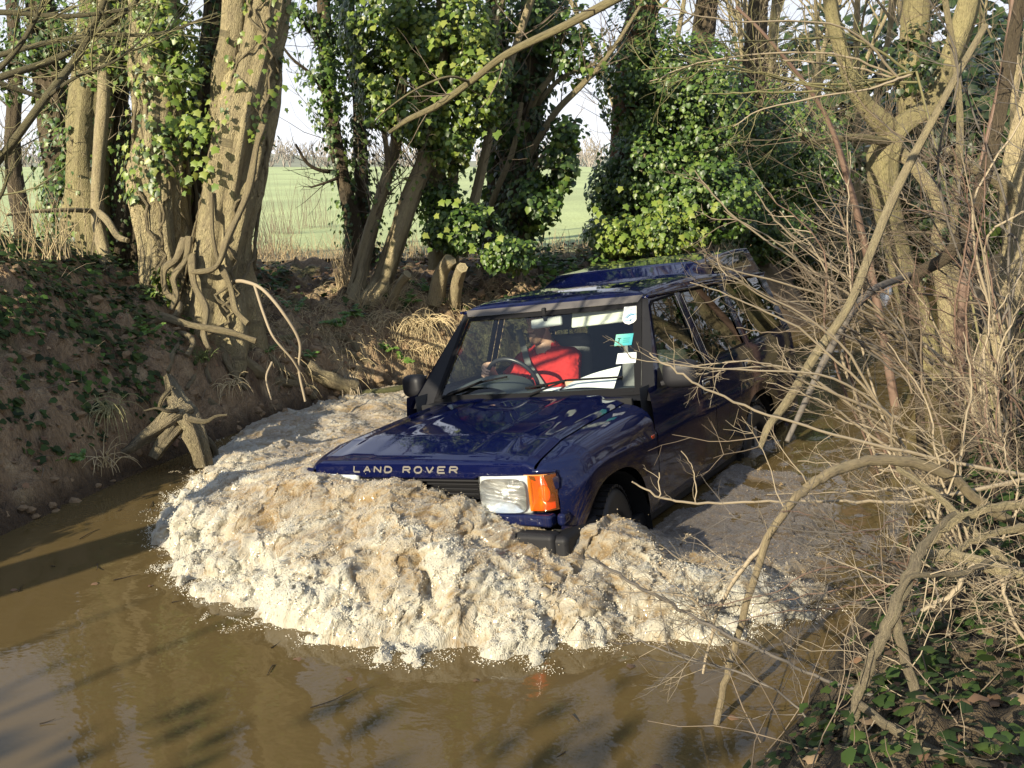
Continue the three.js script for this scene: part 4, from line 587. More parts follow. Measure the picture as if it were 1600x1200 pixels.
// leaves
const LEAFC = { fresh: [[0.17, 0.235, 0.03], [0.12, 0.185, 0.026], [0.23, 0.27, 0.05], [0.07, 0.12, 0.02], [0.04, 0.075, 0.015]], ivy: [[0.062, 0.122, 0.020], [0.042, 0.085, 0.016], [0.10, 0.168, 0.028], [0.026, 0.054, 0.012], [0.14, 0.20, 0.036]], dark: [[0.028, 0.052, 0.013], [0.036, 0.066, 0.015], [0.055, 0.088, 0.018], [0.018, 0.034, 0.010]], dead: [[0.16, 0.09, 0.045], [0.11, 0.06, 0.03], [0.22, 0.15, 0.08], [0.075, 0.045, 0.025]] };
const OUT = [[0, 0], [-0.07, 0.36], [0.16, 0.32], [0.36, 0.55], [0.52, 0.3], [1, 0], [0.52, -0.3], [0.36, -0.55], [0.16, -0.32], [-0.07, -0.36]];
function leaf(mb, p, nrm, dir, s, c, simple) {
  const n = nrm, t = dir.clone().addScaledVector(n, -dir.dot(n)).normalize(), b = V().crossVectors(n, t), P = (a, w, h) => [p.x + t.x * a * s + b.x * w * s + n.x * h * s, p.y + t.y * a * s + b.y * w * s + n.y * h * s, p.z + t.z * a * s + b.z * w * s + n.z * h * s];
  const out = simple ? [OUT[0], OUT[1], OUT[3], OUT[5], OUT[7], OUT[9]] : OUT, m = P(0.3, 0, 0.06), mid = mb.v(...m, n.x, n.y, n.z, 0.3, 0, c), ids = out.map(([a, w]) => { const h = -0.22 * Math.abs(w) - 0.12 * a * a; return mb.v(...P(a, w, h), n.x + b.x * w * 0.6 + t.x * a * 0.2, n.y + b.y * w * 0.6 + t.y * a * 0.2, n.z + b.z * w * 0.6 + t.z * a * 0.2, a, w, c); });
  for (let i = 0; i < ids.length; i++) mb.tri(mid, ids[(i + 1) % ids.length], ids[i]);
}
const unitLeaf = [0, 1, 2].map((k) => { const mb = new MB(); leaf(mb, V(), V(0, 0, 1), V(0, -1, 0), 1, LEAFC.fresh[k]); return mb.geo(false); });
// part leaves: those large enough to pick out, hung on a thing as its children
function leafPart(parent, p, nrm, s, R) { const m = new THREE.Mesh(unitLeaf[Math.floor(R() * 3)], M.leaf); m.name = 'leaf'; m.castShadow = m.receiveShadow = true; m.position.copy(p); m.quaternion.setFromUnitVectors(V(0, 0, 1), nrm); m.rotateZ((R() - 0.5) * 2); m.scale.setScalar(s); parent.add(m); }
const toEye = V(0, 0.25, 1);
// leaves on the shell of an ellipsoid given in pixels: [px, py, rx, ry, depth, dz, n]
function ivyBlob(mb, [px, py, rx, ry, depth, dz, n], R, pal, size = 0.07, o = {}) {
  const c = at(px, py, depth), a = rx * depth / F, b = ry * depth / F, gap = o.gap ?? -0.12;
  for (let i = 0, tries = 0; i < n && tries < n * 6; tries++) {
    const d = rv(R); const l = d.length(); if (l > 1 || l < 0.05) continue; d.normalize(); const k = Math.pow(R(), 0.42) * 1.02, q = V(c.x + d.x * a * k, c.y + d.y * b * k, c.z + d.z * dz * k);
    if (n3(q.x * 2.1, q.y * 2.1, q.z * 2.1) + 0.45 * n3(q.x * 5.3, q.y * 5.3, q.z * 5.3) < gap) continue;
    if (o.ground && q.y < land(q.x, q.z) + 0.02) continue;
    i++;
    const nr = d.clone().multiplyScalar(0.6).addScaledVector(rv(R), 0.55).add(V(-0.25, 0.35, 0.4)).normalize(), cc = pal[Math.floor(R() * pal.length)], j = 0.8 + R() * 0.4;
    leaf(mb, q, nr, V((R() - 0.5) * 1.2, -1, (R() - 0.5)), size * (0.5 + 0.9 * R() * R() + 0.25 * R()), [cc[0] * j, cc[1] * j, cc[2] * j], o.simple);
  }
}
// leaves creeping over a trunk
function ivyOn(mb, path, n, R, pal, size = 0.07, o = {}) {
  const { pts, rad } = path;
  for (let i = 0, tries = 0; i < n && tries < n * 5; tries++) {
    const f = lerp(o.from ?? 0, o.to ?? 1, R()) * (pts.length - 1), k = Math.min(pts.length - 2, Math.floor(f)), p = pts[k].clone().lerp(pts[k + 1], f - k), th = R() * 6.283, d = V(Math.cos(th), 0.1, Math.sin(th)); 
    if (n3(p.x * 1.5 + d.x, p.y * 1.7 + d.z, p.z * 1.5) + 0.5 * n3(p.x * 4 + d.x * 2, p.y * 4 + d.z * 2, p.z * 4) < (o.gap ?? 0)) continue;
    i++; const q = p.addScaledVector(d, rad[k] * 1.02 + (o.out ?? 0.12) * R() * R()), nr = d.clone().addScaledVector(rv(R), 0.45).add(V(-0.15, 0.3, 0.25)).normalize(), cc = pal[Math.floor(R() * pal.length)], j = 0.8 + R() * 0.4;
    leaf(mb, q, nr, V((R() - 0.5) * 1.2, -1, R() - 0.5), size * (0.5 + 0.9 * R() * R() + 0.25 * R()), [cc[0] * j, cc[1] * j, cc[2] * j], o.simple);
  }
}
// thin ivy stems climbing a trunk
function vines(path, n, R, r = 0.012) { const mb = new MB(); for (let k = 0; k < n; k++) { let th = R() * 6.283; const P = [], w = [], tw = (R() - 0.5) * 0.25, n0 = Math.floor(R() * path.pts.length * 0.3), rr = r * (0.4 + 0.9 * R()); for (let i = n0; i < path.pts.length; i++) { th += tw + (R() - 0.5) * 0.5; P.push(path.pts[i].clone().add(V(Math.cos(th), 0, Math.sin(th)).multiplyScalar(path.rad[i] * 1.04 + rr * 0.5))); w.push(rr * lerp(1.2, 0.6, i / path.pts.length)); } if (P.length > 3) mb.tube(P, w, 6, { cap: false }); } return mb.geo(); }
const trunkTube = (path, seed, sides = 22, k = 0.16) => { const mb = new MB(); mb.tube(path.pts, path.rad, sides, { bump: rough(seed, k) }); return mb.geo(true); };
function upFrom(path) { const n = path.pts.length; return [path.pts[n - 1], path.pts[n - 1].clone().sub(path.pts[n - 3]).normalize(), path.rad[n - 1]]; }
// ---------------------------------------------------------------- far bank: trees from left to right
const LT = 8.4;
{ // the great twin-trunked tree with bare roots
  const R = rng(201), t = thing('tree', 'large twin-trunked tree with pale furrowed bark and snaking bare roots above the bank', 'tree', [0, 0, 0]);
  const A = pxPath([[318, 545, LT + 0.05, 150], [292, 500, LT + 0.1, 112], [270, 440, LT + 0.1, 86], [258, 380, LT + 0.1, 78], [250, 280, LT + 0.1, 74], [248, 150, LT + 0.1, 70], [243, 0, LT + 0.1, 62], [240, -160, LT + 0.15, 58]], 8);
  const B = pxPath([[325, 545, LT + 0.02, 170], [338, 495, LT, 130], [345, 430, LT, 100], [352, 360, LT, 88], [368, 270, LT, 84], [385, 170, LT, 76], [404, 80, LT + 0.05, 66], [418, 0, LT + 0.1, 62], [440, -150, LT + 0.2, 56]], 8);
  const C = pxPath([[362, 250, LT + 0.15, 50], [352, 180, LT + 0.1, 44], [352, 110, LT + 0.05, 38], [364, 50, LT, 34], [366, -20, LT, 30], [372, -140, LT, 26]], 6);
  const D = pxPath([[312, 440, LT + 0.55, 60], [312, 330, LT + 0.6, 44], [318, 180, LT + 0.65, 40], [335, 40, LT + 0.7, 36], [345, -120, LT + 0.8, 32]], 6);
  put(trunkTube(A, 1.3, 48, 0.24), 'trunk', M.bark, t); put(trunkTube(B, 7.1, 52, 0.24), 'trunk', M.bark, t); put(trunkTube(C, 3.3, 24), 'limb', M.bark, t); put(trunkTube(D, 5.5, 24), 'trunk', M.barkDark, t, 'shaded trunk standing behind the pair');  // rear trunk gets dark bark, its shade put into the colour
  const cb = new MB(), tw = new MB(); for (const p of [A, B, C, D]) { const [q, d, r] = upFrom(p); crown(cb, tw, q, d, r, 5 + R() * 1.5, R, 0, { kids: [7, 5], tw: 4 }); }
  put(cb.geo(), 'branches', M.bark, t); put(tw.geo(), 'twigs', M.twig, t).userData.kind = 'stuff';
  const snake = (list, w, dd) => { const P = pxPath(list.map(([x, y, k]) => [x, y, (dd ?? LT - 0.33) + (k ?? 0), w])); P.rad = P.rad.map((r, i) => r * (1 + 0.14 * Math.sin(i * 0.9)) * lerp(1, 0.75, i / P.rad.length)); const mb = new MB(); mb.tube(P.pts, P.rad, 10, { bump: rough(w, 0.2) }); put(mb.geo(true), 'root', M.root, t); };
  snake([[289, 373, 0.1], [275, 406, 0.02], [258, 420], [261, 457], [281, 474, -0.06], [274, 494, -0.12], [246, 494, -0.12]], 12);
  snake([[295, 370, 0.1], [290, 406, 0.03], [272, 434, -0.02], [276, 462, -0.06], [268, 484, -0.1]], 11);
  snake([[299, 397, 0.06], [303, 443, -0.02], [322, 485, -0.1], [318, 523, -0.22], [326, 545, -0.35]], 12);
  snake([[411, 195, 0.16], [402, 224, 0.12], [388, 299, 0.08], [356, 373, 0], [337, 418, -0.04], [300, 426, 0]], 11);
  snake([[345, 415, 0.02], [360, 448, 0], [369, 485, -0.06], [388, 506, -0.12]], 11);
  snake([[330, 300, 0.08], [333, 370, 0.02], [342, 415, 0]], 6);
  snake([[247, 492, -0.14], [298, 508, -0.2], [362, 520, -0.2], [400, 533, -0.2]], 12);
  snake([[250, 525, -0.1], [283, 520, -0.22], [302, 535, -0.35], [292, 556, -0.45]], 11);
  const creep = (list, w, lift = 0.4) => { const P = list.map(([x, y]) => { const g = onGround(x, y); g.y += w * 8 / F * 0.5 * lift; return g; }), c = smoothPath(P, 5), r = w * 8.2 / F / 2, mb = new MB(); mb.tube(c, c.map((_, i) => r * lerp(1, 0.6, i / c.length) * (1 + 0.15 * Math.sin(i * 1.1))), 10, { bump: rough(w + list[0][0], 0.2) }); put(mb.geo(true), 'root', M.root, t); };
  creep([[355, 522], [389, 528], [410, 544], [425, 566], [445, 585], [468, 602]], 13, 0.9); creep([[355, 540], [389, 573], [418, 594]], 24, 0.4); creep([[425, 560], [440, 585], [436, 615]], 9, 0.8); creep([[370, 500], [400, 515], [438, 530], [470, 556], [500, 585]], 12, 0.8); creep([[385, 535], [430, 548], [468, 570], [520, 590]], 9, 0.8); creep([[290, 530], [272, 552], [262, 585]], 11, 0.5); creep([[300, 540], [306, 580], [292, 610]], 8, 0.6); creep([[345, 545], [360, 580], [385, 612]], 12, 0.7); creep([[440, 560], [470, 580], [505, 588], [540, 575]], 7, 0.9); creep([[262, 500], [225, 510], [190, 525]], 9, 0.6);
  creep([[330, 545], [322, 575], [330, 600]], 9, 0.5); creep([[395, 505], [425, 520], [452, 540], [480, 562]], 10, 0.6);
  const fol = new MB();
  ivyOn(fol, A, 1530, R, LEAFC.fresh, 0.056, { from: 0.52, to: 0.98, out: 0.22, gap: -0.1 }); ivyOn(fol, D, 850, R, LEAFC.ivy, 0.056, { from: 0.2, out: 0.2, gap: -0.2 }); ivyOn(fol, B, 272, R, LEAFC.fresh, 0.052, { from: 0.55, out: 0.15, gap: 0.35 });
  ivyOn(fol, A, 119, R, LEAFC.ivy, 0.044, { from: 0.12, to: 0.3, out: 0.08, gap: 0.25 });
  for (const b of [[245, -140, 60, 120, LT, 0.4, 400], [250, 40, 50, 60, LT - 0.1, 0.35, 420], [300, 110, 34, 50, LT, 0.3, 227], [305, 200, 26, 30, LT - 0.1, 0.2, 105], [300, 270, 30, 22, LT - 0.25, 0.15, 70], [255, 440, 22, 40, LT - 0.3, 0.1, 87]]) ivyBlob(fol, b, R, LEAFC.fresh, 0.057);
  for (const p of [A, B, D]) put(vines(p, 9, R), 'ivy_stem', M.root, t).userData.kind = 'stuff';
  put(fol.geo(false), 'ivy', M.leaf, t).userData.kind = 'stuff';
  for (let i = 0; i < 70; i++) { const path = R() < 0.75 ? A : B, k = Math.floor(lerp(path === A ? 0.55 : 0.6, 0.9, R()) * (path.pts.length - 1)), th = lerp(-0.3, Math.PI + 0.2, R()), d = V(Math.cos(th), 0.1, Math.abs(Math.sin(th))); leafPart(t, path.pts[k].clone().addScaledVector(d, path.rad[k] + 0.03 + 0.14 * R()).add(V(0, (R() - 0.5) * 0.1, 0)), d.addScaledVector(rv(R), 0.4).add(V(0, 0.3, 0.4)).normalize(), 0.045 + 0.03 * R(), R); }
  for (let i = 0; i < 22; i++) leafPart(t, at(285 + R() * 60, 170 + R() * 130, LT - 0.28 - R() * 0.1), V(R() - 0.6, 0.5, 0.9).normalize(), 0.05 + 0.035 * R(), R);
}
{ // left neighbour: thick stem, hollow side, hanging vine
  const R = rng(202), t = thing('tree', 'thick mossy tree stem with a hollow side and a pale vine hanging down its front', 'tree');
  const A = pxPath([[140, 450, 9.2, 110], [142, 400, 9.2, 84], [138, 300, 9.2, 64], [140, 180, 9.2, 60], [152, 60, 9.2, 56], [160, -60, 9.2, 50], [166, -200, 9.2, 44]], 7);
  const B = pxPath([[176, 450, 9.3, 70], [184, 390, 9.3, 58], [190, 300, 9.35, 46], [186, 240, 9.4, 48], [178, 160, 9.4, 42], [186, 60, 9.4, 36], [190, -120, 9.5, 32]], 7);
  put(trunkTube(A, 2.1, 30, 0.22), 'trunk', M.barkOlive, t); put(trunkTube(B, 6.6, 26, 0.3), 'trunk', M.barkDark, t, 'darker trunk with a hollow');
  const vine = pxPath([[166, -40, 8.9, 16], [160, 60, 8.9, 17], [163, 150, 8.85, 17], [154, 260, 8.8, 18], [152, 330, 8.75, 20], [160, 380, 8.7, 21], [172, 420, 8.6, 20], [190, 455, 8.5, 18]]); const mb = new MB(); mb.tube(vine.pts, vine.rad, 10, { bump: rough(4.2, 0.2) }); put(mb.geo(true), 'vine', M.barkPale, t, 'pale thick vine hanging down the front');
  const side = pxPath([[152, 330, 8.75, 12], [168, 345, 8.6, 12], [185, 370, 8.5, 10], [200, 376, 8.45, 8]]); const m2 = new MB(); m2.tube(side.pts, side.rad, 8); const s2 = pxPath([[150, 330, 8.75, 9], [110, 328, 8.5, 7], [60, 330, 8.3, 6], [10, 336, 8.1, 4]]); m2.tube(s2.pts, s2.rad, 7); put(m2.geo(), 'branch', M.barkPale, t);
  const cb = new MB(), tw = new MB(); for (const p of [A, B]) { const [q, d, r] = upFrom(p); crown(cb, tw, q, d, r, 5, R, 0, { kids: [7, 5], tw: 4 }); } twigs(tw, A.pts, 26, 0.9, 0.006, R, { sub: 3, bias: V(0.1, 0, 0.5) });
  put(cb.geo(), 'branches', M.barkOlive, t); put(tw.geo(), 'twigs', M.twigPale, t).userData.kind = 'stuff';
  const fol = new MB(); ivyOn(fol, A, 714, R, LEAFC.ivy, 0.052, { out: 0.16, gap: 0.05, from: 0.05 }); ivyOn(fol, B, 442, R, LEAFC.dark, 0.052, { out: 0.12, gap: 0 }); ivyBlob(fol, [165, 60, 60, 70, 9.0, 0.4, 455], R, LEAFC.fresh, 0.053); ivyBlob(fol, [150, 430, 60, 40, 8.9, 0.4, 350], R, LEAFC.ivy, 0.046); put(fol.geo(false), 'ivy', M.leaf, t).userData.kind = 'stuff';
}
{ // leftmost: dark ivy-clad
  const R = rng(203), t = thing('tree', 'dark slanting tree wrapped in ivy, nearest the left edge on the far bank', 'tree');
  const A = pxPath([[104, 430, 9.9, 62], [100, 360, 9.9, 48], [92, 250, 9.9, 44], [78, 120, 9.9, 42], [64, 20, 9.9, 40], [40, -140, 9.9, 36]], 7); put(trunkTube(A, 8.2, 24, 0.25), 'trunk', M.barkDark, t);
  const B = pxPath([[44, 400, 11, 30], [20, 250, 11, 24], [24, 100, 11, 20], [10, -100, 11, 16]]); put(trunkTube(B, 3.9, 16), 'trunk', M.barkDark, t, 'thinner trunk behind');
  const cb = new MB(), tw = new MB(); for (const p of [A, B]) { const [q, d, r] = upFrom(p); crown(cb, tw, q, d, r, 4.5, R, 0, { kids: [7, 5], tw: 4 }); } twigs(tw, B.pts, 30, 1.2, 0.007, R, { sub: 3 }); put(cb.geo(), 'branches', M.barkDark, t); put(tw.geo(), 'twigs', M.twig, t).userData.kind = 'stuff';
  const fol = new MB(); ivyOn(fol, A, 1530, R, LEAFC.ivy, 0.056, { out: 0.22, gap: -0.25 }); for (const b of [[70, 50, 80, 60, 9.7, 0.5, 735], [20, 110, 50, 50, 10, 0.4, 350], [96, 330, 34, 70, 9.6, 0.3, 420], [115, 240, 26, 60, 9.7, 0.3, 210]]) ivyBlob(fol, b, R, LEAFC.ivy, 0.057); put(fol.geo(false), 'ivy', M.leaf, t).userData.kind = 'stuff';
}
{ // two slim dark stems against the field
  const R = rng(204), t = thing('tree', 'two slim dark stems with scattered ivy standing against the green field', 'tree');
  const A = pxPath([[556, 420, 12, 36], [552, 350, 12, 26], [532, 260, 12, 23], [517, 173, 12, 22], [508, 50, 12, 20], [500, -130, 12, 17]]), B = pxPath([[572, 415, 12.2, 34], [568, 336, 12.2, 24], [562, 230, 12.2, 20], [560, 154, 12.2, 19], [546, 20, 12.2, 18], [540, -120, 12.2, 15]]);
  put(trunkTube(A, 1.9, 16), 'trunk', M.barkDark, t); put(trunkTube(B, 9.9, 16), 'trunk', M.barkDark, t);
  const br = new MB(); for (const l of [[[530, 268, 12, 8], [500, 266, 11.8, 6], [480, 255, 11.7, 5], [462, 225, 11.6, 3]], [[535, 275, 12, 6], [510, 285, 11.8, 4], [485, 293, 11.7, 3]], [[517, 170, 12, 7], [490, 120, 11.8, 5], [455, 90, 11.7, 4], [420, 40, 11.6, 3]], [[556, 300, 12, 7], [540, 270, 11.9, 5]], [[512, 90, 12, 7], [470, 30, 11.7, 5], [440, -10, 11.6, 4]]]) { const p = pxPath(l); br.tube(p.pts, p.rad, 6); twigs(br, p.pts, 9, 0.7, 0.006, R, { sub: 3, sides: 3 }); }
  const tw = new MB(); for (const p of [A, B]) { const [q, d, r] = upFrom(p); crown(br, tw, q, d, r, 4.5, R, 0, { kids: [7, 5], tw: 4 }); twigs(tw, p.pts, 22, 1.1, 0.007, R, { sub: 3, from: 0.35 }); } put(br.geo(), 'branches', M.barkDark, t); put(tw.geo(), 'twigs', M.twigGrey, t).userData.kind = 'stuff';
  const fol = new MB(); ivyOn(fol, A, 714, R, LEAFC.ivy, 0.063, { from: 0.1, out: 0.3, gap: 0 }); ivyOn(fol, B, 714, R, LEAFC.dark, 0.063, { out: 0.25, gap: -0.1 }); for (const b of [[520, -160, 90, 130, 11.9, 0.8, 500], [505, 110, 44, 90, 11.9, 0.5, 630], [540, 30, 60, 50, 11.9, 0.6, 560], [480, 20, 40, 40, 11.8, 0.4, 210]]) ivyBlob(fol, b, R, LEAFC.ivy, 0.065, { gap: 0 }); put(fol.geo(false), 'ivy', M.leaf, t).userData.kind = 'stuff';
}
{ // the ivy-crowned cluster of pale stems in the middle
  const R = rng(205), t = thing('tree', 'clump of pale leaning stems under a thick sunlit crown of ivy', 'tree'), D0 = 10.4;
  const S = [[[578, 480, D0 - 0.1, 46], [600, 430, D0, 28], [640, 310, D0, 25], [668, 240, D0, 24], [680, 170, D0, 22], [690, 60, D0, 20], [700, -120, D0, 18]], [[556, 470, D0 - 0.05, 26], [568, 410, D0, 17], [594, 310, D0 + 0.05, 15], [618, 225, D0 + 0.1, 15], [626, 120, D0 + 0.1, 14], [630, -60, D0, 12]], [[590, 480, D0, 22], [612, 400, D0 + 0.15, 16], [632, 330, D0 + 0.2, 15], [660, 255, D0 + 0.2, 14], [650, 150, D0 + 0.1, 13]], [[690, 420, D0 + 0.6, 40], [684, 330, D0 + 0.6, 32], [676, 230, D0 + 0.5, 30], [690, 110, D0 + 0.5, 26], [720, -60, D0 + 0.5, 22]], [[705, 420, D0 + 0.7, 24], [704, 330, D0 + 0.6, 16], [716, 210, D0 + 0.4, 15], [748, 110, D0 + 0.3, 14], [790, -20, D0 + 0.3, 12]], [[720, 400, D0 + 0.5, 20], [745, 300, D0 + 0.5, 13], [768, 200, D0 + 0.5, 12], [800, 90, D0 + 0.5, 11], [850, -60, D0 + 0.5, 10]], [[548, 460, D0, 14], [580, 340, D0, 10], [606, 280, D0, 9], [600, 200, D0, 8]]];
  const P = S.map((s) => pxPath(s, 6)); P.forEach((p, i) => put(trunkTube(p, i * 3.1, i === 0 || i === 3 ? 22 : 14, 0.2), 'stem', i === 3 || i === 4 ? M.bark : M.barkPale, t));
  for (const k of [0, 1, 3]) put(vines(P[k], 8, R, 0.014), 'ivy_stem', M.root, t).userData.kind = 'stuff';
  const stub = (l) => { const p = pxPath(l), g = onGround(l[2][0], l[2][1]); const e = p.pts.length; p.pts.forEach((q, i) => q.lerp(q.clone().add(g).sub(p.pts[e - 1]), i / (e - 1))); const mb = new MB(); mb.tube(p.pts, p.rad, 14, { bump: rough(3) }); put(mb.geo(true), 'stub', M.barkPale, t); }; stub([[637, 428, D0 - 0.5, 14], [622, 448, D0 - 0.55, 13], [608, 484, D0 - 0.6, 14]]); stub([[704, 405, D0 - 0.3, 20], [690, 425, D0 - 0.4, 22], [680, 474, D0 - 0.5, 28]]); stub([[722, 418, D0 - 0.5, 17], [715, 440, D0 - 0.5, 17], [708, 478, D0 - 0.5, 20]]);
  const br = new MB(), tw = new MB(); for (const k of [0, 3]) { const [q, d, r] = upFrom(P[k]); crown(br, tw, q, d, r, 4.5, R, 0, { kids: [7, 5], tw: 5 }); } for (const p of P) twigs(tw, p.pts, 22, 0.9, 0.007, R, { sub: 3, from: 0.3 }); put(br.geo(), 'branches', M.bark, t); put(tw.geo(), 'twigs', M.twig, t).userData.kind = 'stuff';
  const fol = new MB(); for (const b of [[690, -130, 120, 130, D0, 0.8, 1000], [660, -330, 110, 120, D0, 0.8, 500], [650, 50, 120, 80, D0, 0.7, 7441], [610, 130, 62, 70, D0, 0.5, 2656], [720, 130, 80, 80, D0 + 0.1, 0.6, 3897], [655, 190, 44, 36, D0 - 0.1, 0.4, 850], [700, 220, 40, 50, D0, 0.4, 920]]) ivyBlob(fol, b, R, LEAFC.fresh, 0.054, { simple: true });
  for (const b of [[720, 355, 66, 42, D0 + 0.1, 0.5, 2479], [790, 395, 56, 30, D0 + 0.1, 0.5, 1487], [690, 320, 40, 40, D0 + 0.2, 0.35, 850]]) ivyBlob(fol, b, R, LEAFC.ivy, 0.052, { simple: true, ground: true }); for (const k of [0, 1, 2, 3, 4]) ivyOn(fol, P[k], 255, R, LEAFC.fresh, 0.047, { from: 0.3, out: 0.2, gap: 0.15 });
  put(fol.geo(false), 'ivy', M.leaf, t).userData.kind = 'stuff';
  for (let i = 0; i < 90; i++) { const b = [[650, 60, 105, 70], [720, 140, 70, 70], [610, 140, 50, 60], [720, 350, 60, 40]][i % 4]; leafPart(t, at(b[0] + (R() - 0.5) * 2 * b[2], b[1] + (R() - 0.5) * 2 * b[3], D0 - 0.55 - R() * 0.2), V(R() - 0.7, 0.5, 0.8).normalize(), 0.06 + 0.03 * R(), R); }
}
{ // dark tree behind the roof's left end
  const R = rng(206), t = thing('tree', 'dark ivy-clad tree with long bare limbs reaching right, behind the car roof', 'tree'), D0 = 11.8;
  const A = pxPath([[800, 400, D0, 60], [802, 336, D0, 52], [815, 230, D0, 46], [822, 160, D0, 46], [836, 60, D0, 42], [850, -120, D0, 36]], 7), B = pxPath([[770, 390, D0 + 0.2, 36], [776, 290, D0 + 0.2, 30], [772, 180, D0 + 0.2, 28], [776, 60, D0 + 0.2, 26], [770, -100, D0 + 0.2, 22]], 6);
  put(trunkTube(A, 4.4, 24, 0.22), 'trunk', M.barkDark, t); put(trunkTube(B, 2.7, 20, 0.22), 'trunk', M.barkDark, t);
  const br = new MB(), tw = new MB(); for (const l of [[[815, 260, D0 - 0.1, 14], [840, 220, D0 - 0.3, 11], [870, 173, D0 - 0.4, 10], [912, 130, D0 - 0.5, 9], [955, 80, D0 - 0.6, 7], [1000, 10, D0 - 0.6, 5]], [[820, 200, D0, 13], [838, 150, D0 - 0.3, 11], [866, 110, D0 - 0.3, 9], [872, 60, D0 - 0.3, 7], [890, -10, D0, 6]], [[830, 180, D0, 9], [850, 150, D0 - 0.3, 8], [880, 120, D0 - 0.4, 6], [930, 100, D0 - 0.5, 4]], [[756, 360, D0, 12], [775, 300, D0 - 0.3, 10], [800, 240, D0 - 0.4, 9], [815, 160, D0 - 0.4, 7]], [[790, 380, D0, 10], [812, 310, D0 - 0.3, 8], [850, 240, D0 - 0.4, 6], [900, 190, D0 - 0.4, 4]]]) { const p = pxPath(l, 6); br.tube(p.pts, p.rad, 8); twigs(tw, p.pts, 12, 0.8, 0.006, R, { sub: 3, from: 0.4 }); }
  for (const p of [A, B]) { const [q, d, r] = upFrom(p); crown(br, tw, q, d, r, 5, R, 0, { kids: [7, 5], tw: 4 }); } put(br.geo(), 'limbs', M.bark, t); put(tw.geo(), 'twigs', M.twig, t).userData.kind = 'stuff';
  const fol = new MB(); put(vines(A, 12, R, 0.016), 'ivy_stem', M.bark, t).userData.kind = 'stuff'; ivyOn(fol, A, 1870, R, LEAFC.dark, 0.067, { simple: true, out: 0.35, gap: -0.4 }); ivyOn(fol, B, 1530, R, LEAFC.ivy, 0.067, { simple: true, out: 0.35, gap: -0.3 }); for (const b of [[830, -120, 100, 120, D0, 0.8, 900], [840, -320, 90, 120, D0, 0.8, 500], [840, 40, 80, 60, D0, 0.7, 1653], [800, 160, 50, 80, D0 - 0.1, 0.5, 992], [862, 262, 40, 46, D0 - 0.2, 0.5, 778], [830, 320, 50, 46, D0 - 0.3, 0.5, 992], [905, 90, 46, 40, D0 - 0.4, 0.4, 353], [880, 210, 40, 30, D0 - 0.3, 0.4, 306]]) ivyBlob(fol, b, R, LEAFC.ivy, 0.067, { simple: true, ground: true }); put(fol.geo(false), 'ivy', M.leaf, t).userData.kind = 'stuff';
}
{ // the big ivy mass above the car's tail
  const R = rng(207), t = thing('tree', 'broad tree smothered in glossy ivy down to the bank above the car tail', 'tree'), D0 = 13;
  const A = pxPath([[965, 420, D0 + 0.2, 66], [966, 330, D0 + 0.2, 50], [972, 250, D0 + 0.2, 44], [990, 100, D0 + 0.2, 42], [1006, 0, D0 + 0.2, 40], [1015, -160, D0 + 0.2, 34]], 7), B = pxPath([[1060, 420, D0 + 0.5, 50], [1070, 280, D0 + 0.6, 40], [1090, 120, D0 + 0.7, 34], [1110, -40, D0 + 0.8, 30]], 6);
  put(trunkTube(A, 5.1, 22, 0.22), 'trunk', barkMat(0.2, 0.11, 0.06), t, 'reddish brown trunk'); put(trunkTube(B, 1.1, 18, 0.2), 'trunk', M.barkDark, t);
  const br = new MB(), tw = new MB(); for (const p of [A, B]) { const [q, d, r] = upFrom(p); crown(br, tw, q, d, r, 5, R, 0, { kids: [8, 5], tw: 5 }); twigs(tw, p.pts, 60, 1.3, 0.009, R, { sub: 4, from: 0.4 }); } put(br.geo(), 'branches', M.bark, t); put(tw.geo(), 'twigs', M.twig, t).userData.kind = 'stuff';
  const fol = new MB(); for (const b of [[1010, -120, 110, 120, D0, 0.9, 1100], [1050, -320, 110, 120, D0, 0.9, 600], [1000, 110, 70, 110, D0, 0.7, 3637], [1070, 170, 100, 110, D0, 0.9, 6615], [1010, 270, 80, 70, D0 - 0.2, 0.7, 4299], [1090, 310, 100, 70, D0 - 0.3, 0.8, 5952], [950, 300, 36, 50, D0, 0.5, 991]]) ivyBlob(fol, b, R, LEAFC.ivy, 0.056, { simple: true, gap: -0.22 }); for (const b of [[965, 365, 56, 34, D0 - 0.6, 0.6, 1983], [1040, 360, 70, 36, D0 - 0.7, 0.6, 2976]]) ivyBlob(fol, b, R, LEAFC.fresh, 0.054, { simple: true, gap: -0.2, ground: true });
  put(fol.geo(false), 'ivy', M.leaf, t).userData.kind = 'stuff';
  for (let i = 0; i < 60; i++) leafPart(t, at(930 + R() * 190, 290 + R() * 100, D0 - 1.05 - R() * 0.3), V(R() - 0.7, 0.5, 0.8).normalize(), 0.065 + 0.03 * R(), R);
}
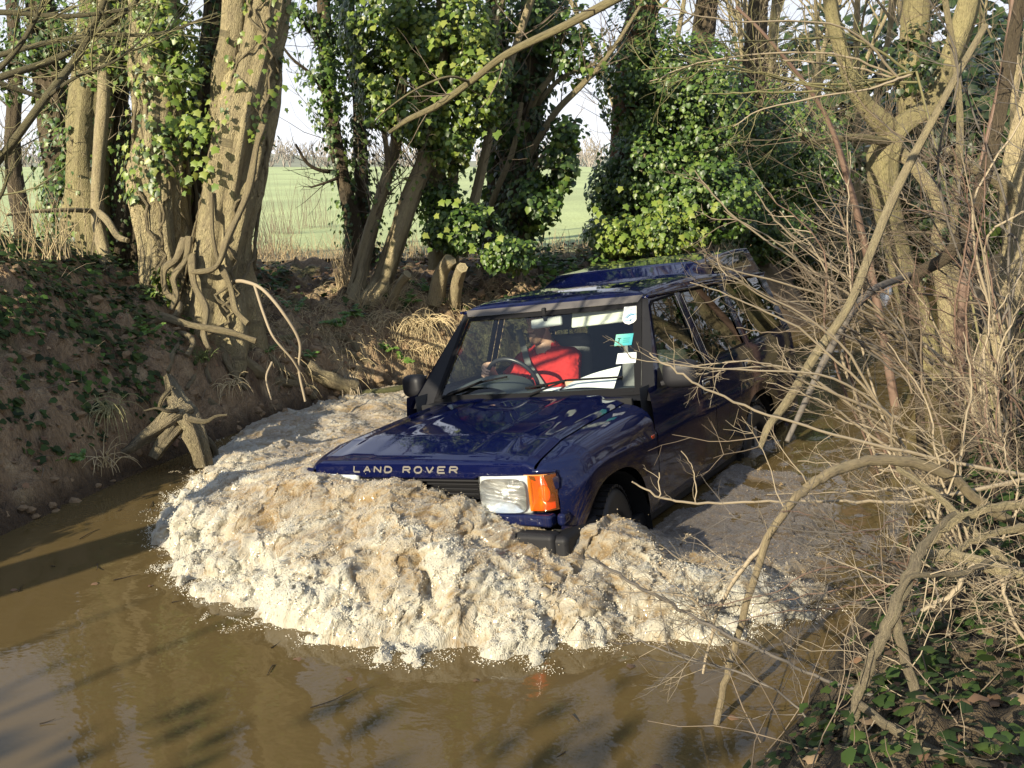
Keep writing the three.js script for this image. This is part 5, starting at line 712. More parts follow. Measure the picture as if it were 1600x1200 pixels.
{ const R = rng(208), t = thing('tree', 'dark ivied tree deep in the shade where the stream bends away', 'tree'), D0 = 15;
  const A = pxPath([[1180, 420, D0, 44], [1184, 280, D0, 38], [1176, 120, D0, 32], [1190, -60, D0, 26]]); put(trunkTube(A, 3.7, 16), 'trunk', M.barkDark, t); const br = new MB(), tw = new MB(), [q, d, r] = upFrom(A); crown(br, tw, q, d, r, 4.5, R, 0, { kids: [8, 5], tw: 5 }); twigs(tw, A.pts, 80, 1.6, 0.01, R, { sub: 4, from: 0.25 }); put(br.geo(), 'branches', M.bark, t); put(tw.geo(), 'twigs', M.twigPale, t).userData.kind = 'stuff';
  const fol = new MB(); for (const b of [[1180, 250, 90, 120, D0, 1, 6283], [1250, 250, 70, 90, D0 + 0.6, 1, 3637], [1190, 360, 80, 50, D0 - 0.4, 0.8, 2976]]) ivyBlob(fol, b, R, LEAFC.ivy, 0.058, { simple: true, gap: -0.22 }); put(fol.geo(false), 'ivy', M.leaf, t).userData.kind = 'stuff'; }
// ---------------------------------------------------------------- right: trees, backdrop wood, shrubs
function pathTree(name, label, category, stems, mats, seed, o = {}) {
  const R = rng(seed), t = thing(name, label, category), tw = new MB(), br = new MB(), P = stems.map((s) => pxPath(s, 6));
  P.forEach((p, i) => { put(trunkTube(p, seed + i * 2.3, i ? 14 : 20, 0.18), o.part ?? 'trunk', Array.isArray(mats) ? mats[i % mats.length] : mats, t); twigs(tw, p.pts, o.n ?? 26, o.len ?? 1, o.r ?? 0.006, R, { sub: o.sub ?? 3, sub2: o.sub2 ?? 1, bias: o.bias, from: o.from ?? 0.1 }); });
  for (const k of o.up ?? []) { const [q, d, r] = upFrom(P[k]); crown(br, tw, q, d, r, o.upLen ?? 3.5, R, 0, { kids: [6, 5], tw: 5 }); }
  if (br.count) put(br.geo(), 'branches', Array.isArray(mats) ? mats[0] : mats, t);
  put(tw.geo(), 'twigs', o.twig ?? M.twigPale, t).userData.kind = 'stuff';
  if (o.ivy) { const f = new MB(); for (const b of o.ivy) ivyBlob(f, b, R, o.pal ?? LEAFC.ivy, o.leaf ?? 0.08); put(f.geo(false), 'ivy', M.leaf, t).userData.kind = 'stuff'; }
  return [t, P, R];
}
{ const d = 9.6;
  pathTree('tree', 'pale spreading tree on the right bank, forking low with a limb leaning left', 'tree', [
    [[1450, 590, d, 50], [1432, 500, d, 43], [1405, 400, d, 38], [1382, 300, d, 37], [1380, 245, d, 45], [1392, 212, d, 35], [1352, 165, d - 0.1, 24], [1325, 110, d - 0.2, 22], [1302, 30, d - 0.2, 20], [1290, -60, d - 0.2, 18]],
    [[1385, 250, d, 37], [1400, 205, d, 35], [1450, 165, d, 32], [1485, 90, d, 30], [1510, 20, d, 29], [1530, -80, d, 26]],
    [[1425, 210, d + 0.2, 35], [1420, 120, d + 0.2, 37], [1432, 30, d + 0.2, 35], [1440, -90, d + 0.2, 30]],
    [[1490, 590, d - 0.3, 32], [1478, 470, d - 0.3, 29], [1466, 380, d - 0.2, 21], [1470, 330, d - 0.2, 19], [1440, 275, d - 0.1, 19], [1400, 230, d, 16]],
    [[1385, 222, d - 0.1, 14], [1330, 215, d - 0.5, 11], [1265, 222, d - 0.8, 8], [1250, 210, d - 1, 6]]], [M.barkOlive, M.barkOlive, M.barkOlive, M.bark, M.barkOlive], 301, { ivy: [[1425, 90, 40, 60, 9.5, 0.4, 260], [1470, 380, 40, 80, 9.6, 0.4, 260], [1330, 250, 60, 40, 10.2, 0.6, 300]], pal: LEAFC.dark, leaf: 0.06, up: [0, 1, 2], n: 16, len: 1.0, sub: 3, r: 0.0045, twig: M.twig }); }
{ const d = 7.2;
  pathTree('tree', 'smooth pale trunk curving up at the right edge of the picture', 'tree', [
    [[1530, 640, d, 52], [1548, 560, d, 46], [1572, 470, d, 42], [1590, 380, d, 44], [1584, 300, d, 40], [1600, 200, d, 34], [1640, 60, d, 30], [1660, -80, d, 28]],
    [[1585, 330, d, 26], [1570, 290, d - 0.1, 22], [1520, 262, d - 0.2, 14], [1480, 235, d - 0.3, 9]]], [M.barkPale], 302, { up: [0], n: 14, len: 0.8, sub: 3, r: 0.0045, twig: M.twig, bias: V(-0.5, 0.1, 0) }); }
{ const d = 6.2;
  pathTree('tree', 'slim grey stem with a long pale branch slanting down to the water like a pole', 'tree', [
    [[1440, 720, d, 14], [1435, 560, d, 15], [1430, 435, d, 16], [1482, 398, d, 18], [1522, 325, d, 19], [1556, 210, d, 18], [1588, 40, d, 17], [1610, -80, d, 16]],
    [[1540, 40, 5.8, 9], [1480, 145, 5.6, 11], [1402, 295, 5.4, 13], [1362, 390, 5.2, 13], [1325, 480, 5.0, 13], [1270, 560, 4.9, 14], [1228, 630, 4.8, 14], [1200, 668, 4.7, 13], [1188, 700, 4.65, 8]],
    [[1230, 690, 5.1, 8], [1290, 560, 5.3, 11], [1345, 470, 5.5, 11], [1420, 430, d, 10]]], [M.barkDark, M.barkPale, M.twigGrey], 303, { up: [0], n: 10, len: 0.6, sub: 3, r: 0.0035, twig: M.twig, bias: V(-0.5, 0.15, 0) }); }
{ const d = 8.2; pathTree('tree', 'thin brown sapling of several upright rods behind the slanting pale pole', 'tree', [[[1500, 640, d, 16], [1505, 450, d, 14], [1530, 280, d, 12], [1570, 100, d, 10], [1590, -60, d, 8]], [[1530, 640, d, 14], [1490, 400, d + 0.3, 12], [1500, 180, d + 0.4, 10], [1470, -40, d + 0.4, 8]], [[1400, 640, d + 0.4, 14], [1360, 420, d + 0.4, 12], [1330, 300, d + 0.3, 10], [1290, 180, d + 0.2, 7], [1200, 60, d, 5], [1150, 10, d, 4]]], [M.twigRed, M.bark], 304, { up: [0], n: 15, len: 0.9, sub: 3, r: 0.0035, twig: M.twig, upLen: 2, bias: V(-0.3, 0.2, 0) }); }
// the wood behind, along the bend of the stream: bare crowns, one tree after another
{
  const spots = [[6.4, -25, 7.5, 'bare tree at the bend of the stream, farthest along the far bank', 1], [4.6, -19.5, 7, 'bare tree with fine upright twigs behind the ivied tree at the bend', 0], [9.6, -34, 9, 'far bare tree closing the view up the stream', 1], [12.6, -27.5, 8, 'tall bare tree on the right bank far behind the pale forked tree', 0], [9.2, -17.5, 7, 'bare twiggy tree on the right bank beyond the pale forked tree', 1], [8.2, -13.2, 6.5, 'bare twiggy tree close behind the pale forked tree', 0], [11.5, -20.5, 8, 'leaning bare tree in the wood at the far right', 1], [14.5, -22, 9, 'tall bare tree deep in the wood at the right edge', 0], [8.7, -10.6, 6, 'bare bushy tree behind the smooth pale trunk at the right edge', 1], [14, -38, 10, 'tallest bare tree far up the right bank', 0], [3.0, -22, 7.5, 'bare tree behind the broad ivy-smothered tree', 0]];
  spots.push([7.4, -21.5, 8, 'bare tree with a dense head of twigs beside the stream bend', 1], [12.5, -16.5, 7.5, 'close-grown bare tree at the right edge behind the thicket', 1], [10.5, -24, 9, 'tall fine-twigged tree in the middle of the wood', 1], [16.5, -29, 10, 'high bare crown over the slope at the far right', 0], [8.6, -30, 9, 'pair of thin bare poles far up the stream', 1]);
  spots.forEach(([x, z, h, label, pale], i) => {
    const R = rng(330 + i), t = thing('tree', label, 'tree'), base = V(x, land(x, z) - 0.1, z), tr = new MB(), tw = new MB();
    for (let k = 0; k < 3; k++) { const dir = V((R() - 0.5) * 0.5, 1, (R() - 0.5) * 0.5).normalize(), b = base.clone().add(V((R() - 0.5) * 0.5, 0, (R() - 0.5) * 0.4)), pts = wander(b, dir, h * 0.5, 6, R, 0.1); tr.tube(pts, 0.13 - 0.02 * k, 8, { r1: 0.07 }); crown(tr, tw, pts[6], pts[6].clone().sub(pts[5]).normalize(), 0.07, h * 0.45, R, 0, { kids: [6, 4], tw: 4, sub: 2 }); twigs(tw, pts, 24, 1.9, 0.019, R, { sub: 4, from: 0.05, sides: 3, seg: 3 }); }
    put(tr.geo(), 'trunk', pale ? M.barkPale : M.bark, t); put(tw.geo(), 'twigs', pale ? M.twigPale : M.twig, t).userData.kind = 'stuff';
  });
  const bushes = [[5.6, 1.0, -3.6, 1.5, 1.7, 'bramble bush added on the near bank outside the right edge to darken reflections'], [7.2, 1.5, -6.2, 1.8, 2.2, 'ivied bush added on the near bank outside the right edge to darken reflections'], [4.6, 1.1, -1.4, 1.4, 1.7, 'dark bush added on the near bank behind the viewer to darken reflections'], [5.2, 0.9, -18, 1.5, 1.2, 'low dark ivy bush at the water where the stream bends'], [7.2, 1.2, -24.5, 1.8, 1.6, 'dark evergreen bush far up the stream on the far bank'], [10.9, 1.9, -19.3, 1.7, 1.4, 'dark evergreen bush on the right bank in the wood'], [8.3, 1.3, -12.2, 1.2, 1.0, 'ivy bush on the right bank beside the pale forked tree'], [12, 2.4, -25, 2.4, 2, 'large dark evergreen bush deep in the wood'], [3.4, 1.0, -16.6, 1.6, 1.3, 'ivy-covered hump on the far bank beyond the car tail']];  // first three are unseen, added to darken the car's reflections
  bushes.push([9, 3.6, -31, 3.4, 3.8, 'tall ivy-grown tree closing the far end of the stream'], [13, 4.6, -31, 3.6, 4.4, 'tall ivy-grown tree in the back of the wood'], [18.5, 5.2, -31, 3.6, 4.6, 'tall evergreen at the far right of the wood'], [5.2, 2.9, -25.5, 2.2, 3.0, 'ivy-grown tree behind the deep shaded one'], [10.2, 2.6, -23, 2.6, 2.6, 'tall ivy-hung bush behind the pale forked tree'], [14, 3.4, -27, 3.2, 3.2, 'largest evergreen bush at the back of the wood'], [6.8, 2.2, -28.5, 2.6, 2.6, 'rounded evergreen far along the far bank'], [10.4, 2.3, -15.2, 1.9, 1.9, 'dark ivied bush behind the smooth pale trunk'], [17, 4, -34, 4, 3.6, 'broad evergreen on the slope beyond the wood']);
  bushes.forEach(([x, y, z, r, h, label], i) => { const R = rng(360 + i), t = thing('bush', label, 'bush'), fol = new MB(), st = new MB(), d = -z, px = 800 + x / (1) * 1; for (let k = 0; k < 6; k++) st.tube(wander(V(x, land(x, z) - 0.05, z), V(R() - 0.5, 1, R() - 0.5), h * 1.4, 5, R), 0.03, 5); put(st.geo(), 'stem', M.barkDark, t);
    for (let k = 0; k < 1500 + 900 * Math.max(0, r - 1.5); k++) { const d3 = rv(R); if (d3.length() > 1) { k--; continue; } d3.normalize(); const q = V(x + d3.x * r * Math.pow(R(), 0.35), y + d3.y * h * Math.pow(R(), 0.35), z + d3.z * r * 0.8); if (n3(q.x * 1.6, q.y * 1.6, q.z * 1.6) < -0.25 || q.y < 0.05) continue; const c = LEAFC.dark[Math.floor(R() * 4)]; leaf(fol, q, d3.clone().addScaledVector(rv(R), 0.5).add(V(-0.2, 0.4, 0.3)).normalize(), V(R() - 0.5, -1, R() - 0.5), (0.085 + 0.016 * r * r) * (0.6 + 0.7 * R()), c, true); } put(fol.geo(false), 'foliage', M.leaf, t).userData.kind = 'stuff'; });
}
// near shrubs: each stem is a part; wands spray left over the water
function shrub(label, stems, seed, o = {}) {
  const R = rng(seed), t = thing('shrub', label, 'shrub'), tw = new MB(), mats = o.mats ?? [M.twigPale];
  const grown = [];
  stems.forEach((s, i) => {
    const p = pxPath(s, 6), mb = new MB(), end = p.rad[0] >= p.rad[p.rad.length - 1] ? 0 : p.pts.length - 1, e = p.pts[end];
    if (!grown.some((q) => q.distanceTo(e) < 0.15) && e.y > land(e.x, e.z) + 0.04) {   // carry the thick end down into the bank
      let x = e.x + 0.15; while (x < e.x + 4 && (shore(x, e.z)[1] !== 2 || shore(x, e.z)[0] < 0.12)) x += 0.1;
      const g = V(x, land(x, e.z) - 0.06, e.z + 0.1), m = e.clone().lerp(g, 0.5).add(V(0, 0.12, 0)); if (end) { p.pts.push(m, g); p.rad.push(p.rad[end] * 1.05, p.rad[end] * 1.15); } else { p.pts.unshift(g, m); p.rad.unshift(p.rad[0] * 1.15, p.rad[0] * 1.05); }
    }
    grown.push(...p.pts); mb.tube(p.pts.map((q) => q.add(rv(R).multiplyScalar(0.006))), p.rad, s[0][3] > 9 || s[1][3] > 9 ? 14 : 7, { bump: rough(seed + i, 0.12) }); put(mb.geo(true), 'stem', s[1][3] > 9 ? (o.thick ?? M.barkPale) : mats[i % mats.length], t); twigs(tw, p.pts, Math.round((o.n ?? 14) * (0.45 + R() * 0.6)), o.len ?? 0.5, o.r ?? 0.003, R, { sub: o.sub ?? 3, sub2: o.sub2 ?? 1, bias: o.bias ?? V(-0.55, 0.05, 0.1), wob: 0.34, from: o.from ?? 0.1 }); });
  put(tw.geo(), 'twigs', o.twig ?? M.twigPale, t).userData.kind = 'stuff'; return t;
}
// a shrub of wands sprayed from one foot towards pixels near (tx, ty)
function spray(label, foot, targets, seed, o = {}) {
  const R = rng(seed), stems = targets.map(([x, y, d]) => { const a = foot, sag = (R() - 0.5) * 60 - 20, jx = (R() - 0.5) * 40, jy = (R() - 0.5) * 30; return [[a[0] + jx, a[1] + jy, a[2], (o.w ?? 9) * (0.5 + 0.4 * R())], [lerp(a[0], x, 0.35) + (R() - 0.5) * 110, lerp(a[1], y, 0.4) + sag + (R() - 0.5) * 60, lerp(a[2], d, 0.4), (o.w ?? 9) * 0.55], [lerp(a[0], x, 0.72) + (R() - 0.5) * 70, lerp(a[1], y, 0.75) + sag * 0.6, lerp(a[2], d, 0.75), (o.w ?? 9) * 0.38], [x, y, d, 1.6]]; });
  return shrub(label, stems, seed, o);
}
shrub('bent pale stem arching over the foam at lower right', [[[1112, 1240, 3.25, 9], [1125, 1110, 3.3, 11], [1150, 1000, 3.4, 12], [1200, 840, 3.5, 13], [1248, 775, 3.55, 14], [1290, 742, 3.6, 16], [1370, 719, 3.7, 16], [1470, 736, 3.8, 16], [1545, 795, 3.9, 16], [1640, 850, 4, 14]], [[1200, 840, 3.5, 9], [1130, 935, 3.5, 7], [1098, 1050, 3.45, 5]], [[1150, 1000, 3.4, 7], [1120, 985, 3.3, 5], [1098, 960, 3.3, 4], [1090, 935, 3.3, 3]]], 401, { n: 14, len: 0.42, r: 0.0026, thick: barkMat(0.25, 0.20, 0.125, 0.004) });
shrub('forked stem rising from the dark bank at the bottom right corner', [[[1305, 1240, 2.7, 12], [1340, 1092, 2.8, 17], [1368, 1020, 2.85, 18], [1396, 962, 2.9, 20], [1424, 892, 3.0, 20], [1452, 842, 3.1, 12], [1490, 800, 3.2, 8]], [[1458, 1240, 2.7, 20], [1438, 1105, 2.8, 17], [1418, 1040, 2.85, 16], [1398, 965, 2.9, 15]], [[1338, 1098, 2.8, 15], [1430, 1160, 2.6, 17], [1530, 1195, 2.5, 17], [1680, 1235, 2.4, 17]], [[1396, 962, 2.9, 10], [1420, 905, 2.95, 10], [1500, 895, 3.0, 9], [1560, 870, 3.05, 7]]], 402, { n: 9, len: 0.35, r: 0.0024, thick: barkMat(0.20, 0.165, 0.11, 0.006) });
shrub('thick broken branch end with pale peeling bark at the right edge', [[[1446, 866, 3.2, 17], [1500, 872, 3.15, 20], [1560, 890, 3.1, 23], [1640, 912, 3.05, 26], [1720, 930, 3, 26]], [[1520, 880, 3.1, 9], [1490, 925, 3.1, 9], [1450, 950, 3.1, 8], [1415, 962, 3.1, 5]], [[1560, 890, 3.1, 8], [1580, 960, 3.05, 6], [1640, 1060, 3, 5]]], 403, { n: 8, len: 0.3, r: 0.0024 });
shrub('pair of pale arching rods above the broken branch at the right edge', [[[1448, 856, 3.4, 8], [1495, 812, 3.4, 13], [1545, 795, 3.4, 15], [1620, 786, 3.4, 16], [1700, 780, 3.4, 16]], [[1492, 862, 3.3, 9], [1540, 836, 3.3, 11], [1610, 822, 3.3, 12], [1700, 815, 3.3, 12]], [[1400, 730, 3.7, 9], [1480, 790, 3.6, 11], [1540, 850, 3.5, 13], [1600, 900, 3.4, 14], [1700, 960, 3.3, 14]]], 404, { n: 12, len: 0.4, r: 0.0026 });
shrub('long thin twig reaching left across the car door', [[[1700, 760, 4.2, 9], [1480, 720, 4.1, 6], [1300, 680, 4.0, 4.5], [1180, 640, 3.95, 4], [1090, 600, 3.9, 3.5], [1045, 572, 3.9, 3], [1013, 553, 3.9, 2.4]]], 405, { n: 6, len: 0.3, r: 0.002, from: 0.1 });
shrub('thin twig with upright spurs held out above the front wheel', [[[1640, 740, 4, 9], [1420, 785, 3.9, 5.5], [1300, 782, 3.85, 4.5], [1200, 783, 3.8, 4], [1088, 786, 3.8, 4], [1030, 776, 3.8, 3.4], [987, 751, 3.8, 2.4]], [[1031, 776, 3.8, 2.6], [1031, 740, 3.8, 1.8]], [[1087, 786, 3.8, 2.6], [1084, 735, 3.8, 2], [1065, 706, 3.8, 1.5]]], 406, { n: 3, len: 0.12, r: 0.0016, from: 0, sub: 1, mats: [M.twigPale] });
shrub('dark twig with a bright bare tip slanting down over the foam', [[[1420, 1100, 3.1, 8], [1290, 1062, 3.15, 6.5], [1200, 1020, 3.2, 6], [1120, 985, 3.25, 6], [1050, 945, 3.3, 6], [1000, 918, 3.3, 5.5], [960, 893, 3.3, 5], [918, 868, 3.3, 4]], [[1300, 1190, 3, 5], [1240, 1100, 3.1, 4], [1150, 1050, 3.2, 4], [1040, 1020, 3.25, 3], [960, 980, 3.3, 2]]], 407, { n: 22, len: 0.35, r: 0.0021, mats: [M.twigGrey], twig: M.twigGrey });
const T = (x0, x1, y0, y1, d0, d1, n, s) => { const R = rng(s), o = []; for (let i = 0; i < n; i++) o.push([lerp(x0, x1, R()), lerp(y0, y1, R()), lerp(d0, d1, R())]); return o; };
spray('wide spray of tan twigs reaching left above the car tail', [1440, 560, 6.6], [[1085, 268, 6.2], [1130, 330, 6], [1100, 400, 5.8], [1180, 300, 6.2], [1215, 470, 5.9], [1060, 405, 5.6]], 411, { n: 6, len: 0.5, r: 0.0042, bias: V(-0.4, 0.1, 0.1), w: 7, twig: M.twig });
spray('thin pale twigs fanning over the rear door of the car', [1400, 660, 4.8], T(960, 1200, 340, 620, 4.2, 4.6, 5, 2), 412, { n: 9, len: 0.36, r: 0.0026, bias: V(-0.4, 0.1, 0), w: 7 });
spray('tangle of red-brown wands crossing in front of the smooth trunk', [1570, 760, 5.4], T(1380, 1600, 180, 480, 4.8, 5.6, 5, 3), 413, { n: 10, len: 0.55, r: 0.0035, twig: M.twigRed, mats: [M.twigRed, M.twigPale], w: 7 });
spray('dense knot of dry twigs over the water right of the rear wheel', [1460, 760, 4.6], T(1180, 1420, 540, 780, 4.0, 4.8, 9, 4), 414, { n: 9, len: 0.40, r: 0.0028, bias: V(-0.3, 0, 0), w: 7, twig: M.twig });
spray('fine dark twigs in shade over the foam at lower right', [1420, 900, 3.6], T(1060, 1320, 780, 1000, 3.2, 3.7, 12, 5), 415, { n: 14, len: 0.34, r: 0.002, twig: M.twigGrey, mats: [M.twigGrey, M.twigRed], bias: V(-0.2, 0.1, 0), w: 5 });
spray('tuft of pale wands springing up from behind the broken branch', [1540, 900, 3.9], T(1380, 1620, 520, 780, 3.7, 4.3, 6, 6), 416, { n: 10, len: 0.4, r: 0.0026, w: 8 });
spray('bleached bare twigs at the right edge below the pale rods', [1640, 1000, 3.2], T(1420, 1600, 840, 1080, 2.9, 3.3, 10, 7), 417, { n: 9, len: 0.26, r: 0.002, w: 7 });
spray('long upright twigs over the stream between car and right bank', [1390, 740, 5.4], T(1190, 1360, 180, 420, 5.2, 6, 4, 8), 418, { n: 9, len: 0.6, r: 0.0036, w: 7, mats: [M.twigPale, M.twigRed] });
spray('tangle of tan twigs at mid height against the forked tree', [1500, 640, 7], T(1260, 1460, 260, 520, 6.2, 7.4, 6, 9), 419, { n: 11, len: 0.6, r: 0.004, bias: V(-0.5, 0.1, 0), w: 6, twig: M.twigGrey, mats: [M.twig, M.twigPale] });
spray('thicket of grey wands filling the top right corner', [1560, 520, 6], T(1380, 1640, -60, 260, 5.4, 6.4, 5, 10), 420, { n: 13, len: 0.7, r: 0.004, twig: M.twigGrey, mats: [M.twigGrey, M.twigPale], w: 7 });
spray('fine sunlit twigs hanging across the top above the ivied trees', [1420, 120, 6.8], T(980, 1260, -40, 240, 6, 7, 8, 11), 421, { n: 12, len: 0.7, r: 0.004, twig: M.twigGreen, mats: [M.twigGreen, M.twigPale], bias: V(-0.1, -0.05, 0), w: 6 });
spray('dry stalks and rods standing on the right bank beside the trunk', [1560, 700, 5], T(1480, 1640, 420, 620, 4.8, 5.4, 6, 12), 422, { n: 10, len: 0.4, r: 0.003, w: 7 });
spray('fine grey-brown twigs over the stream just behind the car tail', [1430, 600, 5.4], T(1130, 1340, 330, 600, 4.9, 5.4, 9, 21), 423, { n: 9, len: 0.42, r: 0.0018, sub: 4, twig: M.twig, mats: [M.twig, M.twigGrey], w: 5 });
spray('mass of fine brown twigs at the right edge above the broken branch', [1620, 800, 4.4], T(1420, 1620, 460, 760, 4.0, 4.6, 9, 22), 424, { n: 12, len: 0.4, r: 0.0018, sub: 4, twig: M.twig, mats: [M.twig, M.twigRed], w: 5 });
spray('fine brown twigs against the fork of the pale tree', [1560, 480, 6.4], T(1280, 1560, 60, 420, 6, 6.8, 10, 23), 425, { n: 12, len: 0.6, r: 0.0026, sub: 4, twig: M.twig, mats: [M.twig, M.twigGrey], w: 5 });
// branches that hang into the picture from trees standing outside it
{
  const bough = barkMat(0.12, 0.105, 0.055, 0.004), R = rng(501), t = thing('tree', 'bare branches of a near tree leaning into the top left corner', 'tree'), foot = V(-5.0, land(-5.0, -1.6) - 0.1, -1.6), tr = wander(foot, V(0.12, 1, -0.05), 5.5, 8, R, 0.05), a = new MB(); a.tube(tr, 0.2, 14, { r1: 0.11, bump: rough(2.2) }); put(a.geo(true), 'trunk', M.barkOlive, t);
  const br = new MB(), tw = new MB(); crown(br, tw, tr[8], V(-0.1, 1, 0.1).normalize(), 0.11, 2.6, R, 0, { kids: [4, 3], tw: 3 });
  for (const l of [[[-260, 480, 3.4, 26], [-80, 330, 3.5, 16], [0, 247, 3.5, 13], [70, 154, 3.5, 12], [126, 80, 3.6, 11], [163, 0, 3.6, 9], [185, -80, 3.6, 7]], [[-260, 200, 3.6, 20], [-80, 150, 3.6, 13], [0, 121, 3.6, 11], [93, 89, 3.7, 10], [154, 47, 3.7, 9], [205, 10, 3.7, 7], [260, -60, 3.7, 5]], [[-240, 330, 3.3, 16], [-60, 160, 3.3, 10], [20, 85, 3.3, 8], [60, 20, 3.3, 7], [85, -50, 3.3, 5]], [[-240, 240, 3.8, 16], [-60, 110, 3.8, 9], [60, 70, 3.8, 8], [150, 55, 3.8, 7], [250, 52, 3.8, 5], [340, 20, 3.8, 3]], [[-200, 60, 3.5, 14], [-20, 20, 3.5, 9], [110, 25, 3.5, 7], [200, 15, 3.5, 5]], [[70, 154, 3.5, 6], [120, 120, 3.4, 5], [180, 95, 3.4, 4], [230, 55, 3.4, 2.5]], [[-200, 420, 3.5, 10], [-20, 330, 3.5, 6], [8, 290, 3.5, 5], [10, 245, 3.5, 4]]]) { const p = pxPath(l, 7), bm = new MB(); bm.tube([tr[4].clone(), p.pts[0].clone().lerp(tr[4], 0.4).add(V(0, 0.1, 0)), p.pts[0]], 0.07, 8, { r1: p.rad[0], cap: false }); bm.tube(p.pts, p.rad, 9); put(bm.geo(), 'branch', bough, t); twigs(tw, p.pts, 14, 0.38, 0.0028, R, { sub: 3, sub2: 1, from: 0.3, bias: V(0.2, 0.2, 0) }); }
  put(br.geo(), 'branches', bough, t); put(tw.geo(), 'twigs', M.twigGreen, t).userData.kind = 'stuff';
}
{
  const R = rng(502), t = thing('tree', 'long bare branch slanting down across the top centre from a tree on the near bank', 'tree'), foot = V(3.6, land(3.6, -0.6) - 0.1, -0.6), tr = wander(foot, V(-0.05, 1, -0.05), 5, 8, R, 0.05), a = new MB(); a.tube(tr, 0.22, 14, { r1: 0.12, bump: rough(6.2) }); put(a.geo(true), 'trunk', M.barkOlive, t);
  const p = pxPath([[1500, -300, 3.0, 34], [1200, -130, 3.7, 18], [965, -3, 4.0, 13], [880, 42, 4.1, 12], [790, 86, 4.2, 11], [735, 128, 4.3, 10], [680, 167, 4.4, 10], [640, 186, 4.45, 8], [608, 207, 4.5, 5]], 7), b = new MB(), tw = new MB(); b.tube([tr[7], p.pts[0].clone().lerp(tr[7], 0.5).add(V(0, 0.15, 0)), p.pts[0]], 0.1, 9, { r1: p.rad[0], cap: false }); b.tube(p.pts, p.rad, 12, { bump: rough(1.5, 0.08) });
  const q = pxPath([[735, 128, 4.3, 5], [700, 120, 4.2, 4], [650, 140, 4.2, 4], [600, 175, 4.2, 3], [585, 190, 4.2, 2]]); b.tube(q.pts, q.rad, 6); put(b.geo(true), 'branch', barkMat(0.2, 0.17, 0.09, 0.003), t); twigs(tw, p.pts, 10, 0.5, 0.003, R, { sub: 3, from: 0.2 }); put(tw.geo(), 'twigs', M.twig, t).userData.kind = 'stuff';
}

{ // the hedge added outside the picture so that its shade lies on the near water and bank
  const R = rng(510), t = thing('shade_hedge', 'dense ivied hedge added on the near bank outside the picture to shade the water', 'shade_hedge'), fol = new MB(), st = new MB();
  for (let k = 0; k < 26; k++) { const x = lerp(-8.5, -2.2, R()), z = 2.6 + (R() - 0.5) * 0.8, y = Math.max(0, land(x, z)); st.tube(wander(V(x, y - 0.1, z), V((R() - 0.5) * 0.6, 1, (R() - 0.5) * 0.4), 2.2 + R(), 6, R, 0.15), 0.04, 6, { r1: 0.012 }); }
  for (let k = 0; k < 4000; k++) { const x = lerp(-8.8, -1.9, R()), y = lerp(0.4, 2.6 + 0.3 * n2(x * 0.9, 3), R()), z = 2.6 + (R() - 0.5) * 1.3; if (n3(x * 1.3, y * 1.3, z * 1.3) < -0.28) continue; leaf(fol, V(x, y, z), rv(R).add(V(-0.3, 0.4, 0.3)).normalize(), V(R() - 0.5, -1, R() - 0.5), 0.1 * (0.6 + 0.7 * R()), LEAFC.dark[Math.floor(R() * 4)], true); }
  put(st.geo(), 'stem', M.barkDark, t).userData.kind = 'stuff'; put(fol.geo(false), 'foliage', M.leaf, t).userData.kind = 'stuff';
}
// ---------------------------------------------------------------- on the banks: stump, logs, roots, tufts, litter
const groundNormal = (x, z) => { const e = 0.06; return V(landRaw(x - e, z) - landRaw(x + e, z), 2 * e, landRaw(x, z - e) - landRaw(x, z + e)).normalize(); };
{ const t = thing('stump', 'three-legged bare root stump at the foot of the left bank by the water', 'stump'), d = 6.75, stumpWood = barkMat(0.23, 0.19, 0.12, 0.02);
  const limb = (l, s) => { const p = pxPath(l, 7), mb = new MB(); mb.tube(p.pts, p.rad, 20, { bump: rough(s, 0.42) }); put(mb.geo(true), 'root', stumpWood, t); };
  limb([[262, 588, d + 0.3, 12], [268, 604, d + 0.2, 20], [276, 628, d + 0.05, 30], [288, 652, d - 0.08, 44], [302, 678, d - 0.14, 36], [312, 705, d - 0.16, 28], [318, 728, d - 0.16, 26]], 1.2); limb([[292, 640, d - 0.05, 34], [270, 655, d - 0.14, 32], [246, 672, d - 0.2, 25], [222, 686, d - 0.28, 19], [206, 700, d - 0.34, 14], [190, 708, d - 0.38, 8]], 3.4); limb([[284, 655, d - 0.1, 28], [268, 676, d - 0.2, 21], [254, 694, d - 0.27, 18], [240, 716, d - 0.32, 14]], 5.2); limb([[296, 655, d - 0.2, 9], [322, 658, d - 0.3, 6], [338, 650, d - 0.3, 4], [355, 648, d - 0.3, 3]], 2); limb([[270, 606, d + 0.1, 8], [255, 622, d, 7], [248, 640, d, 4]], 7); limb([[300, 650, d - 0.02, 20], [312, 676, d + 0.05, 14], [334, 700, d + 0.06, 10], [340, 730, d + 0.05, 8]], 8); limb([[278, 640, d - 0.18, 8], [262, 642, d - 0.26, 6], [244, 638, d - 0.3, 4], [225, 642, d - 0.34, 3]], 9); }
const onB = (list, w, lift = 0.4) => { const P = list.map(([x, y, k]) => { const g = onGround(x, y); g.y += (k ?? 0) + w * 8.6 / F * 0.5 * lift; return g; }); return [smoothPath(P, 6), w * 8.6 / F / 2]; };
function snag(name, label, cat, list, w, lift, mat, taper = 0.7) { const [c, r] = onB(list, w, lift), t = thing(name, label, cat), mb = new MB(); mb.tube(c, c.map((_, i) => r * lerp(1, taper, i / c.length) * (1 + 0.1 * Math.sin(i * 0.8))), 12, { bump: rough(w + list[0][0] * 0.01, 0.2) }); put(mb.geo(true), 'root', mat, t); return [t, c]; }
